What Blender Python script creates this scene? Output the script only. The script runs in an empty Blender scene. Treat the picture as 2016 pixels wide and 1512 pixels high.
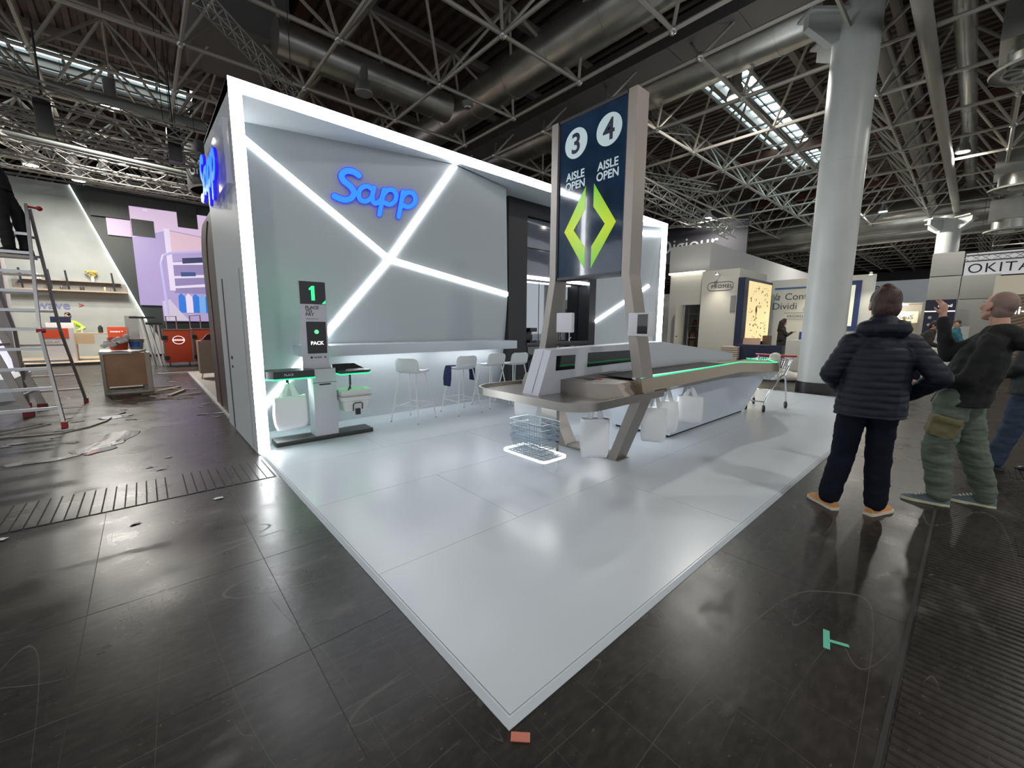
import bpy, bmesh, math, random
from mathutils import Vector, Matrix, Euler, noise
C = bpy.context.scene.collection
scn = bpy.context.scene
PI = math.pi
rnd = random.Random(7)

# ------------------------------------------------------------------ camera, world, exposure
cam_d = bpy.data.cameras.new('camera'); cam = bpy.data.objects.new('camera', cam_d); C.objects.link(cam)
cam_d.sensor_width = 36.0; cam_d.lens = 808.0 / 2016 * 36.0; cam_d.clip_start = 0.05; cam_d.clip_end = 400
PITCH, YAW, ROLL, EYE = 0.142, 0.842, 0.006, 1.5
_d = Vector((math.cos(PITCH) * math.cos(YAW), math.cos(PITCH) * math.sin(YAW), -math.sin(PITCH)))
_r = Vector((math.sin(YAW), -math.cos(YAW), 0)); _u = _r.cross(_d)
_r2 = _r * math.cos(ROLL) + _u * math.sin(ROLL); _u2 = _u * math.cos(ROLL) - _r * math.sin(ROLL)
_m = Matrix((_r2, _u2, -_d)).transposed().to_4x4(); _m.translation = Vector((0, 0, EYE))
cam.matrix_world = _m
scn.camera = cam
w = bpy.data.worlds.new('hall_daylight'); scn.world = w; w.use_nodes = True
bg = w.node_tree.nodes['Background']; bg.inputs[0].default_value = (0.92, 0.96, 1.0, 1); bg.inputs[1].default_value = 0.95
scn.view_settings.view_transform = 'Standard'; scn.view_settings.look = 'None'
scn.view_settings.exposure = 0.55; scn.view_settings.gamma = 1.0; scn.view_settings.use_curve_mapping = False
scn.cycles.max_bounces = 6; scn.cycles.diffuse_bounces = 3; scn.cycles.glossy_bounces = 3
scn.cycles.transmission_bounces = 4; scn.cycles.caustics_reflective = False; scn.cycles.caustics_refractive = False

# ------------------------------------------------------------------ materials
def srgb(r, g, b):
    f = lambda c: (c / 255 / 12.92) if c / 255 <= .04045 else ((c / 255 + .055) / 1.055) ** 2.4
    return (f(r), f(g), f(b))
_mats = {}
def mat(name, col, rough=.5, metal=0., emit=0., ecol=None, alpha=1., bump=0., bscale=30., var=0., vscale=4., trans=0., spec=.5, aniso=None, coat=0.):
    if name in _mats: return _mats[name]
    m = bpy.data.materials.new(name); m.use_nodes = True; nt = m.node_tree; b = nt.nodes['Principled BSDF']
    b.inputs['Base Color'].default_value = (*col, 1); b.inputs['Roughness'].default_value = rough; b.inputs['Metallic'].default_value = metal
    b.inputs['Specular IOR Level'].default_value = spec; b.inputs['Coat Weight'].default_value = coat
    if emit: b.inputs['Emission Color'].default_value = (*(ecol or col), 1); b.inputs['Emission Strength'].default_value = emit
    if alpha < 1: b.inputs['Alpha'].default_value = alpha
    if trans: b.inputs['Transmission Weight'].default_value = trans
    tc = None
    def coords():
        t = nt.nodes.new('ShaderNodeTexCoord'); mp = nt.nodes.new('ShaderNodeMapping'); nt.links.new(t.outputs['Object'], mp.inputs[0])
        if aniso: mp.inputs['Scale'].default_value = aniso
        return mp.outputs[0]
    if var:
        n = nt.nodes.new('ShaderNodeTexNoise'); n.inputs['Scale'].default_value = vscale; n.inputs['Detail'].default_value = 5
        nt.links.new(coords(), n.inputs['Vector'])
        mr = nt.nodes.new('ShaderNodeMapRange'); mr.inputs['To Min'].default_value = 1 - var; mr.inputs['To Max'].default_value = 1 + var
        mr.inputs['From Min'].default_value = .3; mr.inputs['From Max'].default_value = .7
        nt.links.new(n.outputs['Fac'], mr.inputs['Value'])
        mx = nt.nodes.new('ShaderNodeVectorMath'); mx.operation = 'SCALE'; mx.inputs[0].default_value = col
        nt.links.new(mr.outputs[0], mx.inputs['Scale']); nt.links.new(mx.outputs[0], b.inputs['Base Color'])
    if bump:
        n = nt.nodes.new('ShaderNodeTexNoise'); n.inputs['Scale'].default_value = bscale; n.inputs['Detail'].default_value = 4
        nt.links.new(coords(), n.inputs['Vector'])
        bp = nt.nodes.new('ShaderNodeBump'); bp.inputs['Strength'].default_value = bump; bp.inputs['Distance'].default_value = .01
        nt.links.new(n.outputs['Fac'], bp.inputs['Height']); nt.links.new(bp.outputs[0], b.inputs['Normal'])
    _mats[name] = m; return m

# ------------------------------------------------------------------ mesh builder
class MB:
    def __init__(s): s.v = []; s.f = []
    def add(s, vs, fs):
        k = len(s.v); s.v += [Vector(p) for p in vs]; s.f += [[i + k for i in f] for f in fs]; return s
    def bx(s, x0, y0, z0, x1, y1, z1, M=None):
        x0, x1 = sorted((x0, x1)); y0, y1 = sorted((y0, y1)); z0, z1 = sorted((z0, z1))
        v = [Vector((x, y, z)) for z in (z0, z1) for y in (y0, y1) for x in (x0, x1)]
        if M is not None: v = [M @ p for p in v]
        return s.add(v, [(0, 2, 3, 1), (4, 5, 7, 6), (0, 1, 5, 4), (2, 6, 7, 3), (0, 4, 6, 2), (1, 3, 7, 5)])
    def hexa(s, b, t):   # bottom quad, top quad (ccw from above)
        return s.add(list(b) + list(t), [(3, 2, 1, 0), (4, 5, 6, 7), (0, 1, 5, 4), (1, 2, 6, 5), (2, 3, 7, 6), (3, 0, 4, 7)])
    def quad(s, *p): return s.add(p, [tuple(range(len(p)))])
    def rings(s, rs, cap=True, closed=False):
        n = len(rs[0]); k = len(s.v)
        for r in rs: s.v += [Vector(p) for p in r]
        m = len(rs)
        for i in range(m if closed else m - 1):
            a = k + i * n; b = k + ((i + 1) % m) * n
            for j in range(n): s.f.append([a + j, a + (j + 1) % n, b + (j + 1) % n, b + j])
        if cap and not closed:
            s.f.append([k + j for j in range(n)][::-1]); s.f.append([k + (m - 1) * n + j for j in range(n)])
        return s
    def tube(s, pts, r, n=8, closed=False, cap=True):
        pts = [Vector(p) for p in pts]; m = len(pts); rs = []; up = None
        for i, p in enumerate(pts):
            a = pts[i - 1] if (i or closed) else p; b = pts[(i + 1) % m] if (i < m - 1 or closed) else p
            t = (b - a).normalized() if (b - a).length > 1e-9 else Vector((0, 0, 1))
            if up is None:
                up = Vector((0, 0, 1)) if abs(t.z) < .9 else Vector((1, 0, 0))
            x = t.cross(up);
            if x.length < 1e-4: x = t.cross(Vector((1, 0.3, 0)))
            x.normalize(); y = x.cross(t).normalized(); up = y
            rr = r[i] if isinstance(r, (list, tuple)) else r
            rs.append([p + (x * math.cos(2 * PI * j / n) + y * math.sin(2 * PI * j / n)) * rr for j in range(n)])
        return s.rings(rs, cap, closed)
    def cyl(s, p, q, r1, r2=None, n=12): return s.tube([p, q], [r1, r1 if r2 is None else r2], n)
    def bar(s, p, q, wx, wz, up=(0, 0, 1)):   # rectangular bar
        p, q = Vector(p), Vector(q); t = (q - p).normalized(); u = Vector(up)
        if abs(t.dot(u)) > .99: u = Vector((0, 1, 0))
        x = t.cross(u).normalized() * wx / 2; y = x.cross(t).normalized() * wz / 2
        return s.rings([[c - x - y, c + x - y, c + x + y, c - x + y] for c in (p, q)])
    def lathe(s, prof, c=(0, 0, 0), n=24, M=None, cap=True):
        rs = []
        for r, z in prof:
            ring = [Vector((c[0] + r * math.cos(2 * PI * j / n), c[1] + r * math.sin(2 * PI * j / n), c[2] + z)) for j in range(n)]
            rs.append([M @ p for p in ring] if M is not None else ring)
        return s.rings(rs, cap)
    def sph(s, c, r, n=12, m=8, sc=(1, 1, 1), M=None):
        rs = []
        for i in range(1, m):
            a = PI * i / m - PI / 2
            rs.append([Vector((r * math.cos(a) * math.cos(2 * PI * j / n) * sc[0], r * math.cos(a) * math.sin(2 * PI * j / n) * sc[1], r * math.sin(a) * sc[2])) for j in range(n)])
        c = Vector(c)
        rs = [[(M @ p if M is not None else p) + c for p in q] for q in rs]
        b = Vector((0, 0, -r * sc[2])); t = -b
        if M is not None: b = M @ b; t = M @ t
        k = len(s.v); s.rings(rs, False)
        s.v += [b + c, t + c]; ib = len(s.v) - 2
        for j in range(n):
            s.f.append([k + (j + 1) % n, k + j, ib]); o = k + (m - 2) * n; s.f.append([o + j, o + (j + 1) % n, ib + 1])
        return s
    def cap(s, p, q, r1, r2, n=12, sc=1., flat=None):   # tapered capsule
        p, q = Vector(p), Vector(q); t = (q - p); L = t.length; t = t / L if L > 1e-6 else Vector((0, 0, 1))
        x = t.orthogonal().normalized(); y = t.cross(x)
        if flat is not None:   # flat = (direction, factor): squash along direction
            fd = Vector(flat[0]).normalized(); fd = (fd - t * fd.dot(t));
            x = fd.normalized(); y = t.cross(x); fx = flat[1]
        else: fx = 1.
        rs = []
        for k in range(1, 5):
            a = PI / 2 * k / 4; rs.append((p - t * r1 * math.cos(a) * .95, r1 * math.sin(a)))
        for k in range(0, 4):
            a = PI / 2 * k / 4; rs.append((q + t * r2 * math.sin(a) * .95, r2 * math.cos(a)))
        return s.rings([[c + (x * math.cos(2 * PI * j / n) * fx + y * math.sin(2 * PI * j / n)) * r for j in range(n)] for c, r in rs])
    def prism(s, poly, d, M=None):   # 2D polygon (ccw) in local xy, extruded +z by d
        a = [Vector((x, y, 0)) for x, y in poly]; b = [Vector((x, y, d)) for x, y in poly]
        if M is not None: a = [M @ p for p in a]; b = [M @ p for p in b]
        return s.rings([a, b])
    def build(s, name, m, parent=None, smooth=35, bevel=0., local=False, seg=2):
        me = bpy.data.meshes.new(name); vs = s.v
        if parent is not None and not local:
            W = chain(parent).inverted(); vs = [W @ p for p in s.v]
        me.from_pydata([tuple(p) for p in vs], [], s.f); me.update()
        if bevel:
            bm = bmesh.new(); bm.from_mesh(me)
            ed = [e for e in bm.edges if len(e.link_faces) == 2 and e.calc_face_angle(0) > .5]
            bmesh.ops.bevel(bm, geom=ed, offset=bevel, segments=seg, affect='EDGES', profile=.7, clamp_overlap=True); bm.to_mesh(me); bm.free()
        if smooth:
            me.polygons.foreach_set('use_smooth', [True] * len(me.polygons)); me.set_sharp_from_angle(angle=math.radians(smooth))
        o = bpy.data.objects.new(name, me); C.objects.link(o)
        if m is not None: me.materials.append(m)
        if parent is not None: o.parent = parent
        return o
def chain(o):
    M = o.matrix_basis.copy()
    while o.parent: o = o.parent; M = o.matrix_basis @ M
    return M
def thing(name, label, cat, loc=(0, 0, 0), rz=0., group=None, kind=None):
    o = bpy.data.objects.new(name, None); C.objects.link(o); o.location = loc; o.rotation_euler = (0, 0, rz); o.empty_display_size = .1
    return tag(o, label, cat, group, kind)
def tag(o, label=None, cat=None, group=None, kind=None):
    if label: o['label'] = label
    if cat: o['category'] = cat
    if group: o['group'] = group
    if kind: o['kind'] = kind
    return o
def part_label(o, l): o['label'] = l; return o
def dup(root, loc, rz=None, label=None, group=None):
    r = root.copy(); C.objects.link(r); r.location = loc
    if rz is not None: r.rotation_euler = (0, 0, rz)
    if label: r['label'] = label
    if group: r['group'] = group
    for ch in list(root.children):
        c = ch.copy(); C.objects.link(c); c.parent = r
        for g in ch.children:
            d = g.copy(); C.objects.link(d); d.parent = c
    return r
def struct(name, mb, m, parent=None, **k):
    o = mb.build(name, m, parent, **k)
    if parent is None: o['kind'] = 'structure'
    return o
def frame_of(origin, xdir, up=(0, 0, 1)):
    """matrix whose x runs along xdir, y up, z out towards the reader"""
    x = Vector(xdir).normalized(); y = Vector(up); y = (y - x * y.dot(x)).normalized(); z = x.cross(y)
    M = Matrix((x, y, z)).transposed().to_4x4(); M.translation = Vector(origin); return M
def text(name, s, size, M, m, parent=None, ext=.002, bold=0., align='LEFT', sx=1., shear=0., spacing=1., lead=1.):
    cu = bpy.data.curves.new(name, 'FONT'); cu.body = s; cu.size = size; cu.extrude = ext; cu.offset = bold; cu.align_x = align
    cu.shear = shear; cu.space_character = spacing; cu.space_line = lead; cu.resolution_u = 6
    t = bpy.data.objects.new(name + '_t', cu); C.objects.link(t); dg = bpy.context.evaluated_depsgraph_get(); dg.update()
    me = bpy.data.meshes.new_from_object(t.evaluated_get(dg)); bpy.data.objects.remove(t); bpy.data.curves.remove(cu)
    W = M @ Matrix.Scale(sx, 4, (1, 0, 0))
    if parent is not None: W = chain(parent).inverted() @ W
    me.transform(W); me.materials.clear(); me.materials.append(m); me.name = name
    o = bpy.data.objects.new(name, me); C.objects.link(o)
    if parent is not None: o.parent = parent
    return o
def fuse(mb, name, m, parent, voxel=.012, smooth=3, post=None, sub=0):
    """closed overlapping volumes -> one continuous skin"""
    me = bpy.data.meshes.new(name); me.from_pydata([tuple(p) for p in mb.v], [], mb.f); me.update()
    t = bpy.data.objects.new(name + '_t', me); C.objects.link(t)
    r = t.modifiers.new('r', 'REMESH'); r.mode = 'VOXEL'; r.voxel_size = voxel
    if smooth: q = t.modifiers.new('s', 'SMOOTH'); q.iterations = smooth; q.factor = .5
    dg = bpy.context.evaluated_depsgraph_get(); dg.update()
    out = bpy.data.meshes.new_from_object(t.evaluated_get(dg)); bpy.data.objects.remove(t); bpy.data.meshes.remove(me)
    out.name = name
    if post:
        co = [v.co.copy() for v in out.vertices]; no = [v.normal.copy() for v in out.vertices]
        for i, v in enumerate(out.vertices): v.co = post(co[i], no[i])
    if parent is not None: out.transform(chain(parent).inverted())
    out.polygons.foreach_set('use_smooth', [True] * len(out.polygons)); out.materials.clear(); out.materials.append(m)
    o = bpy.data.objects.new(name, out); C.objects.link(o)
    if parent is not None: o.parent = parent
    return o
def arc(cx, cy, r, a0, a1, n=8):
    return [(cx + r * math.cos(math.radians(a0 + (a1 - a0) * i / n)), cy + r * math.sin(math.radians(a0 + (a1 - a0) * i / n))) for i in range(n + 1)]
def rrect(w, h, r, n=6, cx=0., cy=0.):
    x, y = w / 2 - r, h / 2 - r
    return [(cx + px, cy + py) for q in (arc(x, y, r, 0, 90, n), arc(-x, y, r, 90, 180, n), arc(-x, -y, r, 180, 270, n), arc(x, -y, r, 270, 360, n)) for px, py in q]
# ------------------------------------------------------------------ shared materials
M_white = mat('white_laminate', (.57, .62, .68), .27)
M_matte = mat('white_matte_panel', (.50, .535, .56), .5)
M_led = mat('led_white', (1, 1, 1), .5, emit=11., ecol=(.95, .98, 1.))
M_ledline = mat('led_line', (1, 1, 1), .5, emit=9., ecol=(.95, .98, 1.))
M_green = mat('led_green', (.02, .5, .2), .5, emit=1.5, ecol=(.01, .58, .20))
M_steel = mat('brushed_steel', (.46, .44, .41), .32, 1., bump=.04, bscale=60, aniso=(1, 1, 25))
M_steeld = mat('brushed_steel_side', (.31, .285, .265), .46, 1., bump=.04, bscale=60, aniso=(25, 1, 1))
M_black = mat('black_plastic', (.012, .012, .014), .35)
M_glassblk = mat('black_glass', (.008, .008, .011), .06, coat=.4)
M_chrome = mat('chrome_wire', (.72, .74, .76), .18, 1.)
M_truss = mat('grey_truss_tube', (.50, .47, .42), .45, .25)
M_trussd = mat('dark_truss_tube', (.30, .26, .23), .5, .1)
M_duct = mat('galvanised_duct', (.50, .50, .46), .33, .85, var=.18, vscale=1.2)
M_ductd = mat('dark_duct', (.22, .21, .21), .5, .2)
M_alu = mat('aluminium', (.62, .62, .62), .35, .85)
M_rubber = mat('black_rubber', (.02, .02, .02), .7)

# ------------------------------------------------------------------ hall floor
def floor_material():
    m = bpy.data.materials.new('mastic_asphalt_floor'); m.use_nodes = True; nt = m.node_tree; N = nt.nodes; L = nt.links
    b = N['Principled BSDF']; tc = N.new('ShaderNodeTexCoord')
    def noise_(scale, det=6, dist=0., sc=(1, 1, 1), rot=0.):
        mp = N.new('ShaderNodeMapping'); mp.inputs['Scale'].default_value = sc; mp.inputs['Rotation'].default_value = (0, 0, rot)
        L.new(tc.outputs['Object'], mp.inputs[0])
        n = N.new('ShaderNodeTexNoise'); n.inputs['Scale'].default_value = scale; n.inputs['Detail'].default_value = det; n.inputs['Distortion'].default_value = dist
        L.new(mp.outputs[0], n.inputs['Vector']); return n.outputs['Fac']
    def mr(x, a, b_, c, d):
        q = N.new('ShaderNodeMapRange'); L.new(x, q.inputs['Value']); q.clamp = True
        for k, v in zip(('From Min', 'From Max', 'To Min', 'To Max'), (a, b_, c, d)): q.inputs[k].default_value = v
        return q.outputs[0]
    def mth(op, x, y=None):
        q = N.new('ShaderNodeMath'); q.operation = op
        for i, z in enumerate((x, y)):
            if z is None: continue
            if isinstance(z, (int, float)): q.inputs[i].default_value = z
            else: L.new(z, q.inputs[i])
        return q.outputs[0]
    base = mr(noise_(.8, 8), .32, .68, 0, 1)
    fine = mr(noise_(14, 6, 0, (1, 2.2, 1), .3), .4, .75, 0, 1)
    def ridge(scale, width, sc, rot, dist=.12):
        n = noise_(scale, 0, 0, sc, rot); d = mth('ABSOLUTE', mth('SUBTRACT', n, .5)); return mr(d, 0, width, 1, 0)
    s3 = mth('MULTIPLY', ridge(.9, .0016, (.25, 2.0, 1), -.9, .05), .9)
    s4 = mth('MULTIPLY', ridge(1.3, .0018, (2.2, .22, 1), .35, .05), .8)
    chips = mr(noise_(28, 2, 0, (1, 2.6, 1), .4), .71, .74, 0, 1)
    mask = mr(noise_(2.3, 3), .48, .60, 0, 1)
    s1 = mth('MULTIPLY', ridge(2.2, .0026, (.22, 2.4, 1), .5), mask)
    s2 = mth('MULTIPLY', ridge(3.2, .003, (2.6, .2, 1), -.4), mr(noise_(1.7, 2, 0, (1.3, 1, 1)), .52, .66, 0, .8))
    specks = mr(noise_(55, 2), .70, .76, 0, 1)
    scuff = mth('MULTIPLY', mr(noise_(1.1, 5, 1.2, (1, 2.5, 1), 1.1), .60, .72, 0, 1), mr(noise_(9, 5), .4, .6, .2, 1))
    dust = mth('MAXIMUM', mth('MAXIMUM', mth('MAXIMUM', s1, s2), mth('MAXIMUM', mth('MAXIMUM', s3, s4), mth('MULTIPLY', chips, .8))), mth('MAXIMUM', mth('MULTIPLY', specks, .5), mth('MULTIPLY', scuff, .7)))
    c1 = N.new('ShaderNodeMix'); c1.data_type = 'RGBA'; c1.inputs[6].default_value = (.014, .0125, .0115, 1); c1.inputs[7].default_value = (.050, .044, .040, 1)
    L.new(mth('MULTIPLY', mth('ADD', base, fine), .5), c1.inputs[0])
    c2 = N.new('ShaderNodeMix'); c2.data_type = 'RGBA'; c2.inputs[7].default_value = (.16, .15, .14, 1)
    L.new(mth('MULTIPLY', dust, .55), c2.inputs[0]); L.new(c1.outputs[2], c2.inputs[6]); L.new(c2.outputs[2], b.inputs['Base Color'])
    rg = mth('ADD', mr(noise_(3, 6), .3, .7, .25, .34), mth('MULTIPLY', dust, .25)); L.new(rg, b.inputs['Roughness'])
    bp = N.new('ShaderNodeBump'); bp.inputs['Strength'].default_value = .12; bp.inputs['Distance'].default_value = .01
    L.new(mth('ADD', noise_(2.2, 8), mth('MULTIPLY', noise_(40, 3), .25)), bp.inputs['Height']); L.new(bp.outputs[0], b.inputs['Normal'])
    b.inputs['Specular IOR Level'].default_value = .30
    return m
M_floor = floor_material()
fl = struct('floor', MB().quad((-40, -40, 0), (95, -40, 0), (95, 60, 0), (-40, 60, 0)), M_floor, smooth=0)

sm = MB()   # straight joints between the floor plates
for xx in (-2.2, .30, 2.78, 5.2, 7.7): sm.bx(xx - .0015, .075, 0, xx + .0015, .985, .0006)
for yy in (-1.9, 1.9, 2.9): sm.bx(-8, yy - .0015, 0, .86, yy + .0015, .0006)
for xx in (-1.55, -.35, .45): sm.bx(xx - .0015, .075, 0, xx + .0015, 4.46, .0006)
struct('floor_joint', sm, M_rubber, smooth=0)
# ribbed steel duct covers on the right of the long seam, slatted cover band on the left
mb = MB(); pitch = .047; x = -.5; ya, yb = .045, -5.
vs = []
while x < 15:
    vs += [(x, 0.0015), (x + .006, .0075), (x + .033, .0075), (x + .039, .0015)]; x += pitch
k = len(vs)
mb.add([(a, ya, z) for a, z in vs] + [(a, yb, z) for a, z in vs], [(i, i + 1, k + i + 1, k + i) for i in range(k - 1)])
rib = struct('floor_ribbed_cover', mb, M_floor, smooth=0)
mb = MB()
for gx in (4.2, 6.4, 8.6):        # perforated cast gratings set into the covers
    for i in range(14):
        for j in range(46):
            mb.bx(gx + i * .03, -.35 - j * .042, .008, gx + i * .03 + .017, -.35 - j * .042 - .026, .0125)
struct('floor_cast_grating', mb, M_rubber, smooth=0)
mb = MB().bx(-4, .055, 0.0, 16, .073, .0025)
struct('floor_seam', mb, M_rubber, smooth=0)
mb = MB(); x = .84
while x > -6:
    wv = .058 if rnd.random() < .93 else .125
    mb.bx(x, 4.475, .0, x - wv, 5.13, .005 + rnd.random() * .002); x -= wv + .010
struct('floor_slatted_cover', mb, M_floor, smooth=0)
mb = MB().bx(.86, 4.462, 0, -6, 5.145, .0015)
struct('floor_cover_channel', mb, M_rubber, smooth=0)

# ------------------------------------------------------------------ white booth platform
XL, YF, YB, XR, ZT = .915, 1.026, 6.35, 10.95, .025
plat = thing('booth_platform', 'large white laminate exhibition stand floor with bevelled edge', 'stand floor', (XL, YF, 0), kind='structure')
MB().bx(XL - .012, YF - .012, .001, XR, 7.0, .016).build('subfloor', M_rubber, plat, smooth=0)
def panel(x0, y0, x1, y1): MB().bx(x0 + .0016, y0 + .0016, .012, x1 - .0016, y1 - .0016, ZT).build('floor_panel', M_white, plat, smooth=0)
for y0, y1, xs in ((YF, 2.21, (XL, 3.26, 5.62, 7.98, XR)), (2.21, 3.42, (XL, 2.05, 4.45, 6.8, 9.2, XR)), (3.42, 4.63, (XL, 3.26, 5.62, 7.98, XR)), (4.63, 5.84, (XL, 2.05, 4.45, 6.8, 9.2, XR)), (5.84, 7.0, (XL, 3.26, 5.62, 7.98, XR))):
    for a, b_ in zip(xs[:-1], xs[1:]): panel(a, y0, b_, y1)
def trim(p, q, n):   # bevelled aluminium-white edging along p-q, outward n
    p, q, n = Vector(p), Vector(q), Vector(n); t = (q - p).normalized()
    prof = [(0.002, .010), (.030, .004), (.030, .001), (0.002, .001), ] ; prof = [(.002, ZT), (.010, ZT), (.030, .004), (.030, .001), (.002, .001)]
    MB().rings([[c + n * a + Vector((0, 0, z)) + t * (s * a) for a, z in prof] for c, s in ((p, -1), (q, 1))]).build('edge_trim', M_white, plat, smooth=0)
trim((XL, YF, 0), (XR, YF, 0), (0, -1, 0)); trim((XL, YF, 0), (XL, 5.36, 0), (-1, 0, 0))

# ------------------------------------------------------------------ hall roof
mb = MB(); x = -30.; vs = []
while x < 90:
    vs += [(x, 10.4), (x + .14, 10.4), (x + .17, 10.27), (x + .31, 10.27)]; x += .34
def corrug(y0, y1, x0=-99, x1=999):
    g = [(a, z) for a, z in vs if x0 <= a <= x1]; k = len(g)
    mb.add([(a, y0, z) for a, z in g] + [(a, y1, z) for a, z in g], [(i, i + 1, k + i + 1, k + i) for i in range(k - 1)])
corrug(-30, 6.1); corrug(6.1, 7.8, -99, 15.9); corrug(6.1, 7.8, 28.2); corrug(7.8, 20.9); corrug(20.9, 23, 2.2); corrug(23, 60)
M_deck = mat('brown_roof_deck', (.15, .115, .10), .7, 0, var=.25, vscale=2)
ceil = struct('ceiling', mb, M_deck, smooth=0)
mb = MB(); y = -22.
while y < 58:
    mb.bx(-30, y - .09, 10.02, 90, y + .09, 10.27); y += 2.44
mb.build('roof_purlins', M_trussd, ceil, smooth=0)
mb = MB()
for x in (-12, -4.5, 3.9, 14.6, 24, 33, 43, 55): mb.bx(x - .14, -30, 9.7, x + .14, 60, 10.1)
mb.build('roof_beams', mat('red_brown_beam', (.16, .07, .05), .6), ceil, smooth=0)
M_sky = mat('skylight_glass', (.6, .8, .85), .3, emit=3.6, ecol=(.72, .93, 1.))
M_sky2 = mat('skylight_glass_low', (.5, .6, .65), .3, emit=.75, ecol=(.78, .93, 1.))
M_mull = mat('skylight_mullion', (.16, .17, .16), .5)
def skylight(idx, x0, x1, y0, y1, step):
    fr = MB(); a = x0
    while a <= x1 + .01: fr.bx(a - .04, y0, 10.26, a + .04, y1, 10.33); a += step
    for yy in (y0, (y0 * .58 + y1 * .42), y1): fr.bx(x0, yy - .07, 10.24, x1, yy + .07, 10.33)
    for yy in (y0 + .45, y1 - .4): fr.bx(x0, yy - .025, 10.26, x1, yy + .025, 10.33)
    o = struct('window_%d' % idx, fr, M_mull, smooth=0)
    MB().quad((x0, y0, 10.36), (x1, y0, 10.36), (x1, y0 * .58 + y1 * .42, 10.36), (x0, y0 * .58 + y1 * .42, 10.36)).build('pane', M_sky, o, smooth=0)
    MB().quad((x0, y0 * .58 + y1 * .42, 10.36), (x1, y0 * .58 + y1 * .42, 10.36), (x1, y1, 10.36), (x0, y1, 10.36)).build('pane', M_sky if idx == 1 else M_sky2, o, smooth=0)
    k = MB()
    for a, b_ in (((x0, y0), (x1, y0)), ((x0, y1), (x1, y1)), ((x0, y0), (x0, y1)), ((x1, y0), (x1, y1))):
        k.bx(min(a[0], b_[0]) - .04, min(a[1], b_[1]) - .04, 10.22, max(a[0], b_[0]) + .04, max(a[1], b_[1]) + .04, 10.45)
    k.build('kerb', mat('skylight_kerb', (.5, .52, .5), .6), o, smooth=0)
skylight(1, 15.95, 28.1, 6.15, 7.75, .86)
skylight(2, -12., 2.1, 20.95, 22.95, 1.2)
# far hall walls
M_wallh = mat('dark_hall_wall', (.10, .10, .10), .8)
struct('wall_east', MB().bx(88, -35, 0, 88.3, 58, 10.4), M_wallh, smooth=0)
struct('wall_north', MB().bx(-32, 57.5, 0, 88, 57.8, 10.4), M_wallh, smooth=0)

# space frame: two fields of a double-layer grid on ball nodes
def space_frame(name, label, xs, ys, skip=None, ztop=9.25, zl=7.5, r=.045, fat=None):
    o = thing(name, label, 'roof truss', (xs[0], ys[0], zl), kind='structure')
    lo, up, di, no, ft = MB(), MB(), MB(), MB(), MB()
    dx = xs[1] - xs[0]; dy = ys[1] - ys[0]
    for j, y in enumerate(ys):
        m = ft if (fat is not None and j in fat) else lo
        m.cyl((xs[0], y, zl), (xs[-1], y, zl), (.16 if m is ft else r), n=10 if m is ft else 6)
        if m is ft:
            for x in xs: ft.cyl((x - .16, y, zl), (x + .16, y, zl), .19, n=12)
    for x in xs: lo.cyl((x, ys[0], zl), (x, ys[-1], zl), r, n=6)
    ux = [x + dx / 2 for x in xs[:-1]]; uy = [y + dy / 2 for y in ys[:-1]]
    for y in uy: up.cyl((ux[0], y, ztop), (ux[-1], y, ztop), r * .9, n=5)
    for x in ux: up.cyl((x, uy[0], ztop), (x, uy[-1], ztop), r * .9, n=5)
    for x in xs:
        for y in ys:
            no.sph((x, y, zl), .095, 8, 6)
            for sx in (-1, 1):
                for sy in (-1, 1):
                    X, Y = x + sx * dx / 2, y + sy * dy / 2
                    if ux[0] - .1 <= X <= ux[-1] + .1 and uy[0] - .1 <= Y <= uy[-1] + .1: di.cyl((x, y, zl), (X, Y, ztop), r * .85, n=5)
    lo.build('lower_chords', M_truss, o); up.build('upper_chords', M_trussd, o); di.build('diagonal_braces', M_truss, o); no.build('ball_nodes', M_alu, o)
    if ft.v: ft.build('heavy_chord_pipe', mat('beige_pipe', (.26, .25, .22), .55), o)
    return o
Y0 = 2.37
space_frame('roof_space_frame', 'grey tubular space frame roof over the white stand', [8.64 - 2.49 * k for k in range(8)][::-1], [Y0 + 2.44 * k for k in range(18)])
space_frame('roof_space_frame', 'grey tubular space frame roof over the aisle and far stands', [9.9 + 2.49 * k for k in range(20)], [Y0 + 2.44 * (k - 5) for k in range(22)])

# ------------------------------------------------------------------ ducts, pipes
def duct(name, label, p, q, r, m, step=1.6, flat=False, cat='air duct'):
    p, q = Vector(p), Vector(q); t = (q - p).normalized(); L = (q - p).length
    if flat: b = MB().bar(p, q, r * 2, r * 1.3)
    else: b = MB().cyl(p, q, r, n=28)
    o = b.build(name, m); tag(o, label, cat)
    s = step * .6
    while s < L:
        c = p + t * s; f = MB()
        if flat: f.bar(c - t * .03, c + t * .03, r * 2.05, r * 1.37)
        else: f.cyl(c - t * .02, c + t * .02, r * 1.018, n=28)
        f.build('seam_band', m, o); s += step
    return o
duct('air_duct', 'large round galvanised air duct running above the wall towards the rear', (8.35, -6, 8.35), (8.35, 40, 8.35), .52, M_duct)
duct('air_duct', 'dark rectangular air duct beside the space frame joint', (10.5, -8, 8.45), (10.5, 45, 8.45), .42, M_ductd, flat=True)
duct('air_duct', 'pale round air duct passing over the aisle sign', (12.0, 2.95, 8.55), (12.0, 45, 8.55), .55, M_duct)
duct('air_duct', 'short dark round duct seen over the wall top, left of the large duct', (2.9, 11.6, 8.1), (7.6, 11.6, 8.1), .40, M_duct)
duct('air_duct', 'silver air duct crossing the hall far behind the round column', (34.0, -14, 8.0), (34.0, 30, 8.0), .95, M_duct, 2.4)
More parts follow.
